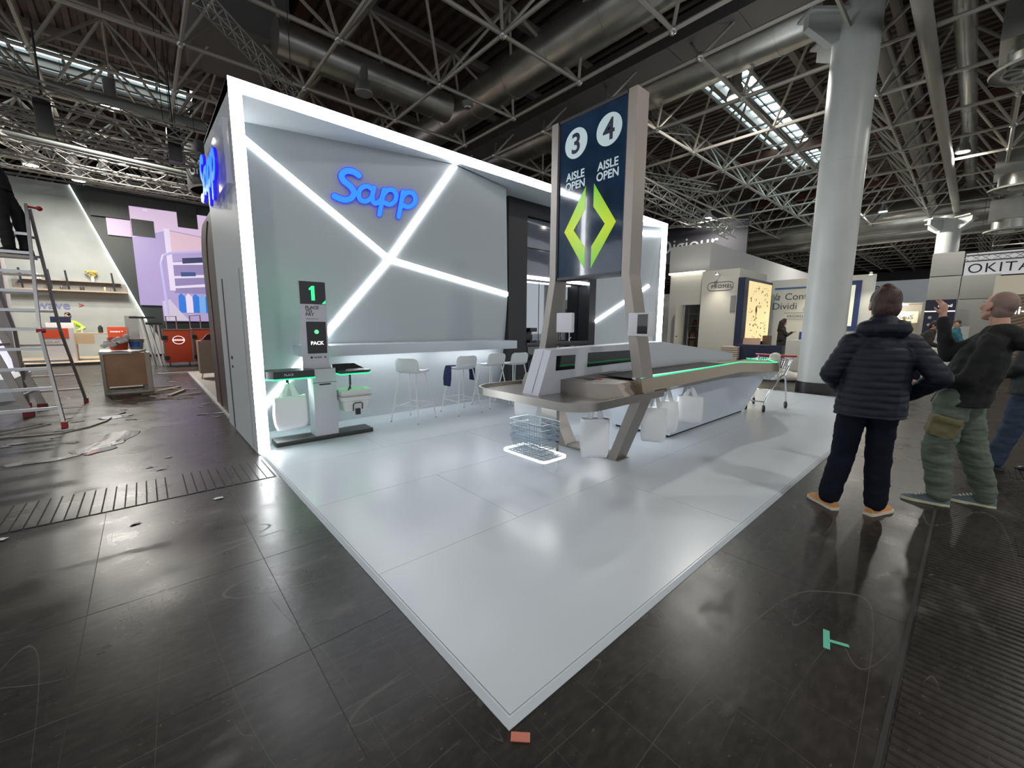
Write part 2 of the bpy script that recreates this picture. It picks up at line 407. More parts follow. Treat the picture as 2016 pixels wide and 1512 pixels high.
duct('air_duct', 'second silver duct low behind the crossing far duct', (37.0, -14, 7.6), (37.0, 30, 7.6), .62, M_duct, 2.4)
duct('air_duct', 'silver pipe running along the hall just right of the round column', (12.8, 2.5, 8.9), (32.6, 2.35, 8.9), .21, M_duct, 3.2)
duct('air_duct', 'narrow silver pipe at the far right under the roof deck', (12.8, .98, 8.8), (32.6, .98, 8.8), .20, M_duct, 3.2)
M_pipeb = mat('beige_pipe', (.40, .38, .33), .55)
duct('roof_pipe', 'thick beige jointed pipe running under the roof, right of the round column', (9.9, 1.33, 7.42), (34, 1.33, 7.42), .14, M_pipeb, 2.49, cat='pipe')
duct('roof_pipe', 'beige jointed pipe emerging from behind the round column under the roof', (12.4, 2.25, 7.95), (34, 2.25, 7.95), .13, M_pipeb, 2.49, cat='pipe')
for lab, x, y, z in (('white round ceiling air diffuser on a square duct, nearest, at the top right', 14.1, -.30, 6.75), ('middle round ceiling air diffuser hanging behind the nearest one', 24.6, -.42, 6.6), ('small far round ceiling air diffuser, third in the row', 30.0, -.42, 5.9)):
    o = thing('air_diffuser', lab, 'air diffuser', (x, y, z), group='round air diffusers under the roof')
    d = MB().lathe([(.72, 0), (.74, .05), (.68, .08), (.52, .09), (.52, .02), (.56, .0)], n=36, cap=False); d.lathe([(.24, .0), (.26, .03), (.26, .08), (.2, .1)], n=24)
    for k in range(10):
        a = 2 * PI * k / 10; d.bar((.2 * math.cos(a), .2 * math.sin(a), .05), (.58 * math.cos(a + .25), .58 * math.sin(a + .25), .05), .03, .05)
    d.build('diffuser_ring', mat('diffuser_white', (.55, .54, .5), .5), o, local=True)
    MB().lathe([(.5, .08), (.5, .5)], n=28).build('drum', M_duct, o, local=True)
    MB().bx(-.62, -.62, .5, .62, .62, 1.35).build('plenum_box', M_duct, o, local=True)
    MB().lathe([(.36, 1.35), (.36, 2.3)], n=24).build('riser_duct', M_duct, o, local=True)

# ------------------------------------------------------------------ hall lamps
M_lens = mat('lamp_lens_lit', (1, 1, 1), .5, emit=14., ecol=(1, .97, .9))
M_lensoff = mat('lamp_lens_off', (.35, .36, .36), .3)
M_refl = mat('lamp_housing', (.45, .45, .45), .4, .6)
def lamp(loc, label, lit=True, power=220., s=1., top=10.0):
    o = thing('high_bay_lamp', label, 'ceiling lamp', loc, group='high bay lamps hanging from the roof')
    MB().lathe([(.19 * s, 0), (.20 * s, .02), (.17 * s, .16 * s), (.11 * s, .28 * s), (.11 * s, .58 * s), (.09 * s, .60 * s)], n=20).build('housing', M_refl, o, local=True)
    MB().lathe([(.17 * s, -.006), (.17 * s, -.001)], n=20).build('lens', M_lens if lit else M_lensoff, o, local=True)
    f = MB()
    for k in range(14):
        a = 2 * PI * k / 14; f.bar((.12 * s * math.cos(a), .12 * s * math.sin(a), .27 * s), (.19 * s * math.cos(a), .19 * s * math.sin(a), .04), .006, .03)
    f.build('cooling_fins', M_refl, o, local=True)
    MB().cyl((0, 0, .58 * s), (0, 0, top - loc[2]), .006, n=5).build('cable', M_rubber, o, local=True)
    if lit:
        l = bpy.data.lights.new('lamp_light', 'AREA'); l.shape = 'DISK'; l.size = .34 * s; l.energy = power; l.color = (1, .96, .88)
        q = bpy.data.objects.new('lamp_light', l); C.objects.link(q); q.location = (0, 0, -.02); q.parent = o
    return o
lamp((4.85, 11.3, 7.45), 'unlit grey high bay lamp hanging above the top edge of the stand wall', False, s=1.15)
lamp((-.10, 17.2, 7.6), 'brightly lit high bay lamp below the left skylight', s=1.3)
lamp((13.2, 5.3, 7.95), 'lit high bay lamp hanging in front of the right skylight', s=1.2)
lamp((24.6, 10.9, 7.6), 'small lit lamp over the far white stands right of the sign', s=1.3)
for i, (x, y, lab) in enumerate(((-2.22, 20.8, 'lit work lamp leftmost of the cluster under the rigging at left'), (-1.21, 20.1, 'lit work lamp above the grey concrete-look wall'), (-.51, 20.2, 'lit work lamp above the top of the black wall'), (-1.23, 21.8, 'lowest lit work lamp of the cluster at left'))):
    lamp((x, y, 6.5), lab, power=170)
for i, (x, y) in enumerate(((-3, -3), (3, -4), (9, -4), (16, -3), (-5, 6), (22, 1), (30, 4), (35.5, -4), (40, 6), (46, -2), (38, 14))):  # extra lamps added as fill light for the aisle and the far hall
    lamp((x, y, 7.6), 'added high bay lamp over the aisle, giving fill light' if x < 28 else 'added high bay lamp brightening the far end of the hall', power=110 if x < 28 else 420)
# ------------------------------------------------------------------ white stand: portal frame with LED edge
Y0F, YR, ZH, ZS = 5.35, 7.5, 4.0, 3.87
pf = thing('portal_frame', 'white stand portal frame edged with a thick glowing white light band', 'stand frame', (.87, Y0F, 0))
MB().bx(.87, Y0F + .012, 0, .99, YR, ZH).build('left_side_panel', M_matte, pf, smooth=0)
MB().hexa([(.87, Y0F + .012, ZS), (9.9, Y0F + .012, ZS), (9.9, YR, 3.97), (.87, YR, 3.97)], [(.87, Y0F + .012, ZH), (9.9, Y0F + .012, ZH), (9.9, YR, ZH + .02), (.87, YR, ZH + .02)]).build('header', M_matte, pf, smooth=0)
MB().bx(9.66, Y0F + .012, 0, 9.9, YR, ZH).build('right_side_panel', M_matte, pf, smooth=0)
MB().bx(.87, Y0F, .025, .985, Y0F + .012, ZH).build('light_band', M_led, pf, smooth=0)
MB().bx(.985, Y0F, ZS, 9.66, Y0F + .012, ZH).build('light_band', M_led, pf, smooth=0)
MB().bx(9.66, Y0F, .025, 9.9, Y0F + .012, ZH).build('light_band', M_led, pf, smooth=0)
# service door set in the outer side
dr = MB(); dr.bx(.862, 5.62, .03, .872, 6.95, 2.12); d = dr.build('door_leaf', M_matte, pf, smooth=0)
MB().bx(.855, 6.86, .03, .871, 6.92, 2.10).build('door_edge_gap', mat('gap_dark', (.08, .08, .08), .6), pf, smooth=0)
h = MB().cyl((.85, 6.6, 1.05), (.87, 6.6, 1.05), .022).cyl((.85, 6.6, .93), (.87, 6.6, .93), .016); h.build('door_lock', M_black, pf)

# faceted back wall with light lines on the folds
TL, Lm, BL, BL0 = Vector((.99, 6.2, 3.95)), Vector((.99, 6.2, 3.83)), Vector((.99, 6.33, .22)), Vector((.99, 6.36, .02))
Cc, TR, RR, RT, RB = Vector((2.87, 6.0, 2.478)), Vector((3.70, 5.44, 3.86)), Vector((5.3, 6.08, 2.09)), Vector((5.33, 6.1, 3.96)), Vector((5.42, 6.40, .02))
def _plane_y(p, q, r, x, z):
    n = (q - p).cross(r - p); return p.y - (n.x * (x - p.x) + n.z * (z - p.z)) / n.y
RT = Vector((4.97, 5.75, 3.88)); TL.y = _plane_y(Lm, Cc, TR, TL.x, TL.z)
bw = thing('faceted_wall', 'white faceted stand wall crossed by glowing diagonal light lines', 'stand wall', (3, 6.3, 0))
def facet(n, *p):
    q = [Vector(a) for a in p]; b = [Vector((a.x, 6.55, a.z)) for a in q]
    return MB().rings([q, b]).build(n, M_matte, bw, smooth=0)
facet('wall_facet', BL, Cc, Lm); facet('wall_facet', Lm, Cc, TR, TL);  facet('wall_facet', BL0, RB, RR, Cc, BL)
g_ = MB(); NB = 10   # gently curved facet between the fold lines, solid to the back
def _bl(u, v): return (TR * (1 - u) + RT * u) * (1 - v) + (Cc * (1 - u) + RR * u) * v
gv = [_bl(i / NB, j / NB) for j in range(NB + 1) for i in range(NB + 1)]; gb = [Vector((p.x, 6.55, p.z)) for p in gv]; n0 = len(gv); fs = []
for j in range(NB):
    for i in range(NB):
        a = j * (NB + 1) + i; fs += [(a, a + NB + 1, a + NB + 2, a + 1), (n0 + a, n0 + a + 1, n0 + a + NB + 2, n0 + a + NB + 1)]
bd = [i for i in range(NB)] + [NB + (NB + 1) * j for j in range(NB)] + [(NB + 1) * NB + NB - i for i in range(NB)] + [(NB + 1) * (NB - j) for j in range(NB)]
for k_ in range(len(bd)): a, b_ = bd[k_], bd[(k_ + 1) % len(bd)]; fs.append((a, b_, n0 + b_, n0 + a))
g_.add(gv + gb, fs); g_.build('wall_facet', M_matte, bw, smooth=40)
def lline(p, q, par, wd=.07, n=Vector((0, -1, 0)), m=None, up=None):
    p, q = Vector(p), Vector(q); off = n * .006
    return MB().bar(p + off, q + off, wd, .016, up=n).build('light_line', m or M_ledline, par, smooth=0)
for a, b_ in ((Lm, Cc), (Cc, TR), (BL, Cc), (Cc, RR)): lline(a, b_, bw, n=Vector((.0, -1, 0)))
MB().cyl(Cc + Vector((0, .01, 0)), Cc + Vector((0, -.014, 0)), .036, n=16).build('light_line', M_ledline, bw)

# black kitchen unit in the recess
ku = thing('kitchen_unit', 'black built-in kitchen unit with upper screens and mirror splashback', 'kitchen unit', (6.6, 6.3, 0))
M_kb = mat('matt_black_unit', (.012, .012, .016), .45)
kb = MB(); kx0, kx1, kz = 5.34, 8.1, 3.95
kb.bx(kx0, 6.1, .02, 5.83, 6.6, kz); kb.bx(5.83, 6.1, 3.63, 7.86, 6.6, kz); kb.bx(7.86, 6.1, .02, kx1, 6.6, kz); kb.bx(5.83, 6.1, .02, 7.86, 6.6, 1.12); kb.bx(5.83, 6.5, 1.12, 7.86, 6.6, 3.63)
kb.build('carcass', M_kb, ku, smooth=0)
M_scrk = mat('grey_screen', (.12, .125, .16), .12, coat=.5)
for a, b_ in ((5.85, 6.83), (6.85, 7.84)):
    for z0, z1 in ((2.50, 3.03), (3.045, 3.60)): MB().bx(a, 6.13, z0, b_, 6.16, z1).build('screen', M_scrk, ku, bevel=.003)
MB().bx(5.83, 6.12, 2.44, 7.86, 6.2, 2.49).build('light_strip', M_ledline, ku, smooth=0)
M_mir = mat('smoked_mirror', (.28, .29, .31), .03, 1.)
for a, b_ in ((5.85, 6.51), (6.53, 7.18), (7.2, 7.84)): MB().bx(a, 6.44, 1.16, b_, 6.46, 2.43).build('mirror_panel', M_mir, ku, smooth=0)
MB().bx(5.83, 6.08, 1.10, 7.86, 6.5, 1.15).build('worktop', mat('dark_worktop', (.05, .05, .055), .25), ku, smooth=0)
for a in (5.86, 6.53, 7.2): MB().bx(a, 6.085, .12, a + .63, 6.1, 1.06).build('cabinet_door', M_glassblk, ku, bevel=.003)
MB().bx(6.62, 6.08, .55, 7.1, 6.10, .98).build('oven_door', M_glassblk, ku, bevel=.004)
MB().bx(6.62, 6.06, .92, 7.1, 6.075, .935).build('oven_handle', M_alu, ku)
cf = thing('coffee_machine', 'small black coffee machine on the dark kitchen worktop', 'coffee machine', (6.1, 6.28, 1.15))
MB().bx(-.1, -.12, 0, .1, .12, .04).bx(-.1, .02, .04, .1, .12, .26).bx(-.1, -.12, .22, .1, .12, .30).build('body', M_black, cf, local=True, bevel=.01)
MB().cyl((0, -.06, .16), (0, -.06, .22), .02).build('spout', M_alu, cf, local=True)
fc = thing('kitchen_tap', 'chrome kitchen tap standing on the dark worktop', 'tap', (7.4, 6.3, 1.15))
MB().tube([(0, 0, 0), (0, 0, .26), (0, -.03, .30), (0, -.09, .31), (0, -.13, .27), (0, -.135, .22)], .012).build('spout', M_chrome, fc, local=True)
MB().cyl((0, 0, 0), (0, 0, .05), .022).cyl((0.02, 0, .05), (.07, 0, .08), .007).build('lever', M_chrome, fc, local=True)

# right hand faceted return
rw = thing('return_wall', 'white angled stand wall right of the black unit with a short light line', 'stand wall', (8.8, 6, 0))
P0, P1 = Vector((8.1, 6.1, 0.02)), Vector((9.66, 5.38, .02))
def rp(t, z): return Vector((P0.x + (P1.x - P0.x) * t, P0.y + (P1.y - P0.y) * t, z))
fold_b, fold_t = rp(.90, 2.5) + Vector((0, .10, 0)), rp(1.0, 3.86)
def facet2(n, *p):
    q = [Vector(a) for a in p]; b = [Vector((a.x, 6.9, a.z)) for a in q]
    return MB().rings([q, b]).build(n, M_matte, rw, smooth=0)
facet2('wall_facet', rp(0, .02), rp(1, .02) + Vector((0, .1, 0)), fold_b, rp(0, 1.6)); facet2('wall_facet', rp(0, 1.6), fold_b, rp(1, 3.9), rp(0, 3.95)); facet2('wall_facet', rp(1, .02) + Vector((0, .1, 0)), rp(1, 3.9), fold_b)
nn = Vector((-.45, -.89, 0)).normalized()
lline(rp(0, 1.6), fold_b, rw, .07, nn)
lline(rp(.35, 3.72), rp(.98, 3.72), rw, .06, nn)

# ------------------------------------------------------------------ raised logo letters
M_blue = mat('blue_acrylic_lit', (.02, .12, .8), .35, emit=.72, ecol=(.03, .25, 1.))
M_blued = mat('blue_acrylic_edge', (.02, .01, .6), .35, emit=.5, ecol=(.03, .01, .9))
def stroke(mb, pts, r, M, th=.022, z0=0.):
    """flat round-ended brush stroke through 2D points, th thick"""
    P = [Vector((x, y, 0)) for x, y in pts]
    # Catmull-Rom resample
    Q = []
    for i in range(len(P) - 1):
        a, b, c, d = P[max(i - 1, 0)], P[i], P[i + 1], P[min(i + 2, len(P) - 1)]
        for k in range(6):
            t = k / 6; Q.append(.5 * ((2 * b) + (c - a) * t + (2 * a - 5 * b + 4 * c - d) * t * t + (3 * b - a - 3 * c + d) * t ** 3))
    Q.append(P[-1]); n = len(Q)
    Lf, Rt = [], []
    for i, p in enumerate(Q):
        t = (Q[min(i + 1, n - 1)] - Q[max(i - 1, 0)]).normalized(); nrm = Vector((-t.y, t.x, 0)); rr = r if not isinstance(r, tuple) else r[0] + (r[1] - r[0]) * i / (n - 1)
        Lf.append(p + nrm * rr); Rt.append(p - nrm * rr)
    rs = [[M @ Vector((a.x, a.y, z0)), M @ Vector((a.x, a.y, z0 + th)), M @ Vector((b.x, b.y, z0 + th)), M @ Vector((b.x, b.y, z0))] for a, b in zip(Lf, Rt)]
    mb.rings(rs)
    for p in (Q[0], Q[-1]):
        rr = r if not isinstance(r, tuple) else (r[0] if p is Q[0] else r[1])
        mb.prism([(p.x + rr * math.cos(2 * PI * k / 12), p.y + rr * math.sin(2 * PI * k / 12)) for k in range(12)], th, M @ Matrix.Translation((0, 0, z0 + .0004)))
LOGO = [  # strokes per letter, unit: x-height = 1
    ('letter_s', [[(1.18, 1.52), (.85, 1.68), (.42, 1.66), (.18, 1.38), (.34, 1.08), (.72, .84), (.98, .52), (.86, .16), (.45, 0.0), (-.12, .14)]], .155),
    ('letter_a', [[(2.02, .86), (1.72, .98), (1.40, .82), (1.27, .45), (1.42, .12), (1.74, .08), (2.02, .32), (2.12, .66)], [(2.15, .94), (2.10, .5), (2.16, .16), (2.36, .02), (2.56, .20)]], .125),
    ('letter_p', [[(2.62, .10), (2.72, .55), (2.78, .92)], [(2.76, .9), (2.72, .2), (2.66, -.62)], [(2.78, .62), (3.0, .92), (3.34, .96), (3.58, .68), (3.52, .30), (3.22, .07), (2.84, .16)]], .125),
    ('letter_p', [[(3.98, .96), (3.95, .2), (3.90, -.62)], [(3.98, .62), (4.22, .92), (4.58, .96), (4.84, .66), (4.76, .28), (4.42, .07), (4.02, .16)]], .13)]
def logo(M, par, s, depth, shear=.12):
    S = M @ Matrix(((s, s * shear, 0, 0), (0, s, 0, 0), (0, 0, 1, 0), (0, 0, 0, 1)))
    for nme, sts, r in LOGO:
        a, b = MB(), MB()
        for st in sts: stroke(a, st, r * 1.12, S, .008, depth); stroke(b, st, r * 1.36, S, depth, 0.)
        f = b.build(nme, M_blued, par, smooth=0); a.build('lit_face', M_blue, f, smooth=0)
# main logo on the upper facet
nB = (Cc - Lm).cross(TR - Lm).normalized();
if nB.y > 0: nB = -nB
hx = Vector((0, 0, 1)).cross(nB).normalized()
if hx.x < 0: hx = -hx
def on_facet(x, z):  # y on the plane through Lm with normal nB
    return Lm.y - (nB.x * (x - Lm.x) + nB.z * (z - Lm.z)) / nB.y
lg = thing('logo_sign', 'glowing blue Sapp letters mounted on the white faceted wall', 'logo sign', (2.15, on_facet(2.15, 3.2), 3.2))
up = nB.cross(hx); up = up if up.z > 0 else -up
Mx = Matrix((hx, up, hx.cross(up))).transposed().to_4x4(); Mx.translation = Vector((2.135, on_facet(2.135, 3.20), 3.20)) + nB * .012
logo(Mx, lg, .218, .03)
sl = thing('logo_sign', 'blue Sapp letters on a projecting white box on the outer side of the stand', 'logo sign', (.75, 6.4, 3.3))
MB().bx(.80, 5.44, 2.98, .868, 6.75, 3.62).build('sign_box', mat('clear_acrylic', (.6, .62, .66), .15, alpha=.30), sl, bevel=.006)
logo(frame_of((.80, 7.25, 3.17), (0, -1, 0)), sl, .27, .03)

# ------------------------------------------------------------------ bar counter and stools
bc = thing('bar_counter', 'long white wall counter with light glowing underneath', 'counter', (3.4, 6, 0))
MB().bx(1.5, 5.6, 1.08, 5.12, 6.165, 1.225).build('counter_slab', M_white, bc, bevel=.004)
MB().bx(2.2, 5.98, 1.064, 3.55, 6.05, 1.079).build('light_strip', mat('led_under_counter', (1, 1, 1), .5, emit=10., ecol=(.95, .98, 1.)), bc, smooth=0)
MB().bx(3.75, 5.98, 1.064, 5.08, 6.05, 1.079).build('light_strip', mat('led_under_counter', (1, 1, 1), .5, emit=10., ecol=(.95, .98, 1.)), bc, smooth=0)
M_stool = mat('white_powder_coat', (.66, .68, .68), .4)
def make_stool():
    t = thing('bar_stool', 'white bar stool', 'bar stool', (0, 0, 0), group='white bar stools along the wall counter')
    # seat shell: seat faces +y (towards the wall), backrest on -y
    s = MB(); prof = []
    U = 13
    pts = [(.21, .772), (.18, .768), (.10, .762), (.0, .758), (-.10, .760), (-.155, .772), (-.185, .80), (-.20, .85), (-.213, .91), (-.222, .955), (-.226, .975)]
    rs = []
    for k, (y, z) in enumerate(pts):
        f = k / (len(pts) - 1); hw = .19 + .025 * math.sin(PI * min(1, f * 1.7)) + .012 * (f > .5) - (.075 * max(0, (f - .80) / .20) ** 2) - (.05 if k == 0 else .015 if k == 1 else 0)
        rs.append([Vector((hw * math.sin(PI / 2 * u), y - (.05 * abs(u) ** 2.2 * (-1) if f > .5 else 0), z + (.030 * abs(u) ** 3 if f <= .5 else 0))) for u in [i / 6 - 1 for i in range(U)]])
    top = rs; nrm_off = []
    bot = [[p + Vector((0, -.012 if k > 5 else 0, -.014 if k <= 6 else -.004)) for p in r] for k, r in enumerate(rs)]
    ring = [[*a, *b[::-1]] for a, b in zip(top, bot)]
    s.rings(ring); s.build('seat_shell', M_stool, t, local=True, smooth=50)
    f = MB(); legs = []
    for sx in (-1, 1):
        for sy in (-1, 1):
            l = MB().cyl((sx * .14, sy * .13 - .01, .752), (sx * .242, sy * .262, 0), .0105, n=8); legs.append(l.build('leg', M_stool, t, local=True))
            MB().cyl((sx * .242, sy * .262, 0), (sx * .24, sy * .26, .012), .013, n=8).build('foot_cap', mat('grey_cap', (.2, .2, .2), .5), legs[-1], local=True)
    k = .70; X, Y = .14 + .102 * k, .12 + .132 * k; z = .752 * (1 - k)
    for a, b_ in (((-X, -Y), (X, -Y)), ((X, -Y), (X, Y)), ((X, Y), (-X, Y)), ((-X, Y), (-X, -Y))): f.cyl((*a, z + (.03 if a[1] == b_[1] else 0)), (*b_, z + (.03 if a[1] == b_[1] else 0)), .0075, n=8)
    f.build('footrest', M_stool, t, local=True)
    u = MB()
    u.cyl((-.14, -.14, .75), (-.14, .12, .75), .009, n=8).cyl((.14, -.14, .75), (.14, .12, .75), .009, n=8).cyl((-.14, .1, .75), (.14, .1, .75), .009, n=8).cyl((-.14, -.12, .75), (.14, -.12, .75), .009, n=8)
    u.build('seat_frame', M_stool, t, local=True)
    return t
st0 = make_stool()
for i, (x, y, rz, lab) in enumerate(((3.06, 5.73, -1.07, 'white bar stool nearest the pay station, turned away from the counter'), (3.95, 5.72, .02, 'white bar stool with a dark blue garment over it'), (4.72, 5.88, .03, 'third white bar stool, between the garment stool and the last one'), (5.22, 5.80, -.02, 'white bar stool at the far end of the counter'))):
    if i == 0: st0.location = (x, y, ZT); st0.rotation_euler = (0, 0, rz); st0['label'] = lab
    else: dup(st0, (x, y, ZT), rz, lab)
# garment over the second stool
g = MB(); rs = []
for k, (x, z) in enumerate(((-.245, .47), (-.243, .60), (-.235, .72), (-.22, .79), (-.16, .792), (0, .784), (.16, .792), (.225, .80), (.245, .72), (.25, .62), (.255, .53))):
    ring = []
    for j in range(9):
        y = .02 + (j / 8 - .5) * (.17 + .03 * math.sin(k * 1.3)); w = .010 * math.sin(j * 2.1 + k)
        ring.append(Vector((x + w, y, z)))
    ring2 = [p + Vector((.016 if k > 6 else -.016 if k < 4 else 0, 0, .016 if 3 <= k <= 7 else 0)) for p in ring]
    rs.append(ring + ring2[::-1])
g.rings(rs); gm = g.build('garment', mat('navy_knit', (.012, .02, .075), .9, bump=.3, bscale=150), None); gm.location = (3.95, 5.74, ZT)
tag(gm, 'dark navy garment hanging over both sides of a white bar stool seat', 'garment')

# ------------------------------------------------------------------ carrier bags
M_bag = mat('white_plastic_bag', (.86, .88, .90), .45, bump=.25, bscale=14, alpha=.93)
def bag(loc, rz, label, w=.36, h=.42, d=.12, seed=0, handle=.17, group='white plastic carrier bags hanging at the checkouts'):
    """hung by its handles: loc is the point under the hooks"""
    t = thing('carrier_bag', label, 'carrier bag', loc, rz, group); R = random.Random(seed)
    rs = []; N = 26
    for k in range(11):
        f = k / 10; z = -handle - f * h; r = []
        ww = w * (.93 + .07 * math.sin(PI * f)) / 2 * (1 - .10 * max(0, f - .85) / .15); dd = d * (.35 + .65 * math.sin(PI * min(1, f * .75 + .15))) / 2
        if f > .93: dd *= .5
        for j in range(N):
            a = 2 * PI * j / N; cx, sy = math.cos(a), math.sin(a)
            x = ww * (abs(cx) ** .35) * (1 if cx > 0 else -1); y = dd * (abs(sy) ** .6) * (1 if sy > 0 else -1)
            nz = noise.noise(Vector((x * 9 + seed, y * 5, z * 7))) * .014
            if abs(cx) > .85: y *= .4; x *= .97
            r.append((x + nz, y + nz * 1.2 + .008 * math.sin(x * 60 + seed) * (1 - f), z + .015 * noise.noise(Vector((x * 8, seed, 3))) * (1 if k in (0, 10) else 0)))
        rs.append(r)
    MB().rings(rs).build('bag_body', M_bag, t, local=True, smooth=60)
    for sgn in (-1, 1):
        hd = MB(); rr = []
        for k in range(9):
            f = k / 8; x0 = w * .14 + (w * .02) * math.sin(PI * f) ; z = -handle - .01 + (handle * 1.0) * f; xc = sgn * (w * .19 * (1 - f * .85)); ww = w * .075 * (1 - .35 * f) + .008
            q = []
            for j in range(10):
                a = 2 * PI * j / 10; q.append((xc + ww * math.cos(a), .012 * math.sin(a) + .008 * math.sin(3 * a + k + seed), z))
            rr.append(q)
        hd.rings(rr).build('handle', M_bag, t, local=True, smooth=60)
    return t

# ------------------------------------------------------------------ pay station 1
pk = thing('pay_station', 'self checkout pay station with green lit number 1 panel', 'pay station', (1.67, 5.55, ZT))
MB().bx(1.08, 5.44, ZT, 2.27, 5.73, ZT + .055).build('base_plate', mat('anthracite_steel', (.05, .05, .048), .35, .5), pk, bevel=.004)
M_kw = mat('kiosk_grey_white', (.56, .57, .62), .35)
MB().bx(1.53, 5.45, .08, 1.81, 5.68, .94).build('pedestal', M_kw, pk, bevel=.004)
MB().bx(1.527, 5.447, .765, 1.813, 5.45, .770).bx(1.60, 5.445, .735, 1.74, 5.452, .752).build('printer_slot', M_black, pk, smooth=0)
MB().bx(1.53, 5.45, .940, 1.81, 5.68, .948).build('scanner_top', mat('grey_glass', (.22, .22, .23), .12), pk, smooth=0)
PX0, PX1, PY, PZ0, PZ1 = 1.45, 1.755, 5.50, .945, 2.02
MB().bx(PX0, PY, PZ0, PX1, PY + .05, PZ1).build('sign_panel', M_kw, pk, bevel=.003)
def onk(x, z): return frame_of((x, PY - .003, z), (1, 0, 0))
ns = MB().bx(PX0 + .003, PY - .004, 1.745, PX1 - .003, PY + .001, PZ1 - .003).build('number_screen', M_black, pk, smooth=0)
M_gdigit = mat('green_digit', (.05, .6, .2), .4, emit=1.1, ecol=(.02, .80, .22))
MB().bx(PX0 + .005, PY + .051, 1.62, PX0 + .02, PY + .058, PZ1 - .02).bx(PX0 + .03, PY + .051, 1.0, PX1 - .03, PY + .058, 1.02).build('back_light', mat('green_backlight', (.05, .9, .3), .5, emit=14., ecol=(.0, .9, .3)), pk, smooth=0)
g1 = MB(); q = onk(1.595, 1.79)
g1.prism([(-.012, 0), (.028, 0), (.028, .175), (-.002, .175), (-.035, .145), (-.035, .122), (-.012, .130)], .004, q @ Matrix.Translation((0, 0, .002))); g1.build('digit', M_gdigit, ns, smooth=0)
MB().prism([(0, 0), (.045, 0), (.045, .045)], .004, onk(PX1 - .053, 1.752) @ Matrix.Translation((0, 0, .002))).build('triangle_mark', M_gdigit, ns, smooth=0)
M_ink = mat('dark_ink', (.03, .03, .035), .6)
text('lettering', 'PLACE\nTO\nPAY', .054, onk(1.505, 1.685), M_ink, pk, .0006, .0006, lead=.78, spacing=1.02)
text('lettering', 'MOBILE PAYMENT TOTAL', .0125, onk(1.505, 1.56), M_ink, pk, .0005)
sc_ = MB().bx(1.505, PY - .004, 1.135, 1.735, PY + .001, 1.53).build('touch_screen', M_black, pk, smooth=0)
MB().prism(arc(0, 0, .027, 0, 360, 24)[:-1], .002, onk(1.62, 1.405) @ Matrix.Translation((0, 0, .002))).build('green_dot', mat('soft_green', (.2, .8, .4), .4, emit=.5, ecol=(.15, .8, .35)), sc_, smooth=0)
M_wtxt = mat('white_print_lit', (.9, .9, .9), .5, emit=.8)
text('lettering', 'PACK', .060, onk(1.62, 1.245) @ Matrix.Translation((0, 0, .003)), M_wtxt, sc_, .0006, .0016, 'CENTER')
text('lettering', 'SCAN', .032, onk(1.62, 1.075), M_ink, pk, .0006, .0005, 'CENTER', spacing=1.1)
ic = MB(); ic.prism(arc(0, 0, .014, 0, 360, 16)[:-1], .0015, onk(1.545, 1.086)); ic.bx(1.695, PY - .004, 1.075, 1.72, PY - .003, 1.08).bx(1.695, PY - .004, 1.085, 1.715, PY - .003, 1.09).bx(1.70, PY - .004, 1.093, 1.72, PY - .003, 1.098)
ic.build('icons', M_ink, pk, smooth=0)
def shelf(name, poly, z0, z1, lab, txt, tx):
    s = MB().prism(poly, z1 - z0, Matrix.Translation((0, 0, z0))); o = s.build(name, mat('charcoal_tray', (.025, .03, .028), .3), pk, smooth=0)
    n = len(poly); cx = sum(p[0] for p in poly) / n; cy = sum(p[1] for p in poly) / n
    g_ = MB().prism([(cx + (x - cx) * 1.012, cy + (y - cy) * 1.012) for x, y in poly], .016, Matrix.Translation((0, 0, z0 - .017))); g_.build('green_light_edge', M_green, o, smooth=0)
    text('lettering', txt, .034, Matrix.Translation((tx, poly[0][1] - .0015, z0 + .030)) @ frame_of((0, 0, 0), (1, 0, 0)), mat('grey_print', (.5, .5, .5), .5), o, .0006, .0008)
    return o
sh1 = shelf('weighing_shelf', [(1.06, 5.26), (1.50, 5.26), (1.50, 5.62), (1.06, 5.62), (1.0, 5.50), (1.0, 5.34)], .872, .955, '', 'PLACE', 1.17)
sh2 = shelf('packing_shelf', [(1.83, 5.34), (2.20, 5.34), (2.26, 5.42), (2.26, 5.60), (2.20, 5.68), (1.83, 5.68)], .872, .905, '', 'PACK', 1.90)
MB().hexa([(1.83, 5.60, .905), (2.24, 5.60, .905), (2.22, 5.68, .905), (1.83, 5.68, .905)], [(1.83, 5.64, .975), (2.12, 5.64, .975), (2.10, 5.68, .975), (1.83, 5.68, .975)]).build('rear_lip', _mats['charcoal_tray'], sh2, smooth=0)
MB().bx(1.98, 5.40, .906, 2.16, 5.56, .910).build('rfid_pad', mat('grey_pad', (.25, .26, .26), .4), sh2, smooth=0)
MB().bx(1.50, 5.50, .87, 1.53, 5.62, .94).bx(1.81, 5.50, .87, 1.84, 5.62, .90).bx(1.22, 5.42, .80, 1.25, 5.45, .86).bx(2.0, 5.50, .70, 2.02, 5.53, .86).build('brackets', M_black, pk, smooth=0)
MB().tube([(1.235, 5.435, .83), (1.235, 5.40, .79), (1.235, 5.37, .80)], .006).build('bag_hook', M_black, pk)
bag((1.235, 5.37, .81), .08, 'white plastic carrier bag hanging under the PLACE shelf of the pay station', w=.40, h=.40, seed=3)
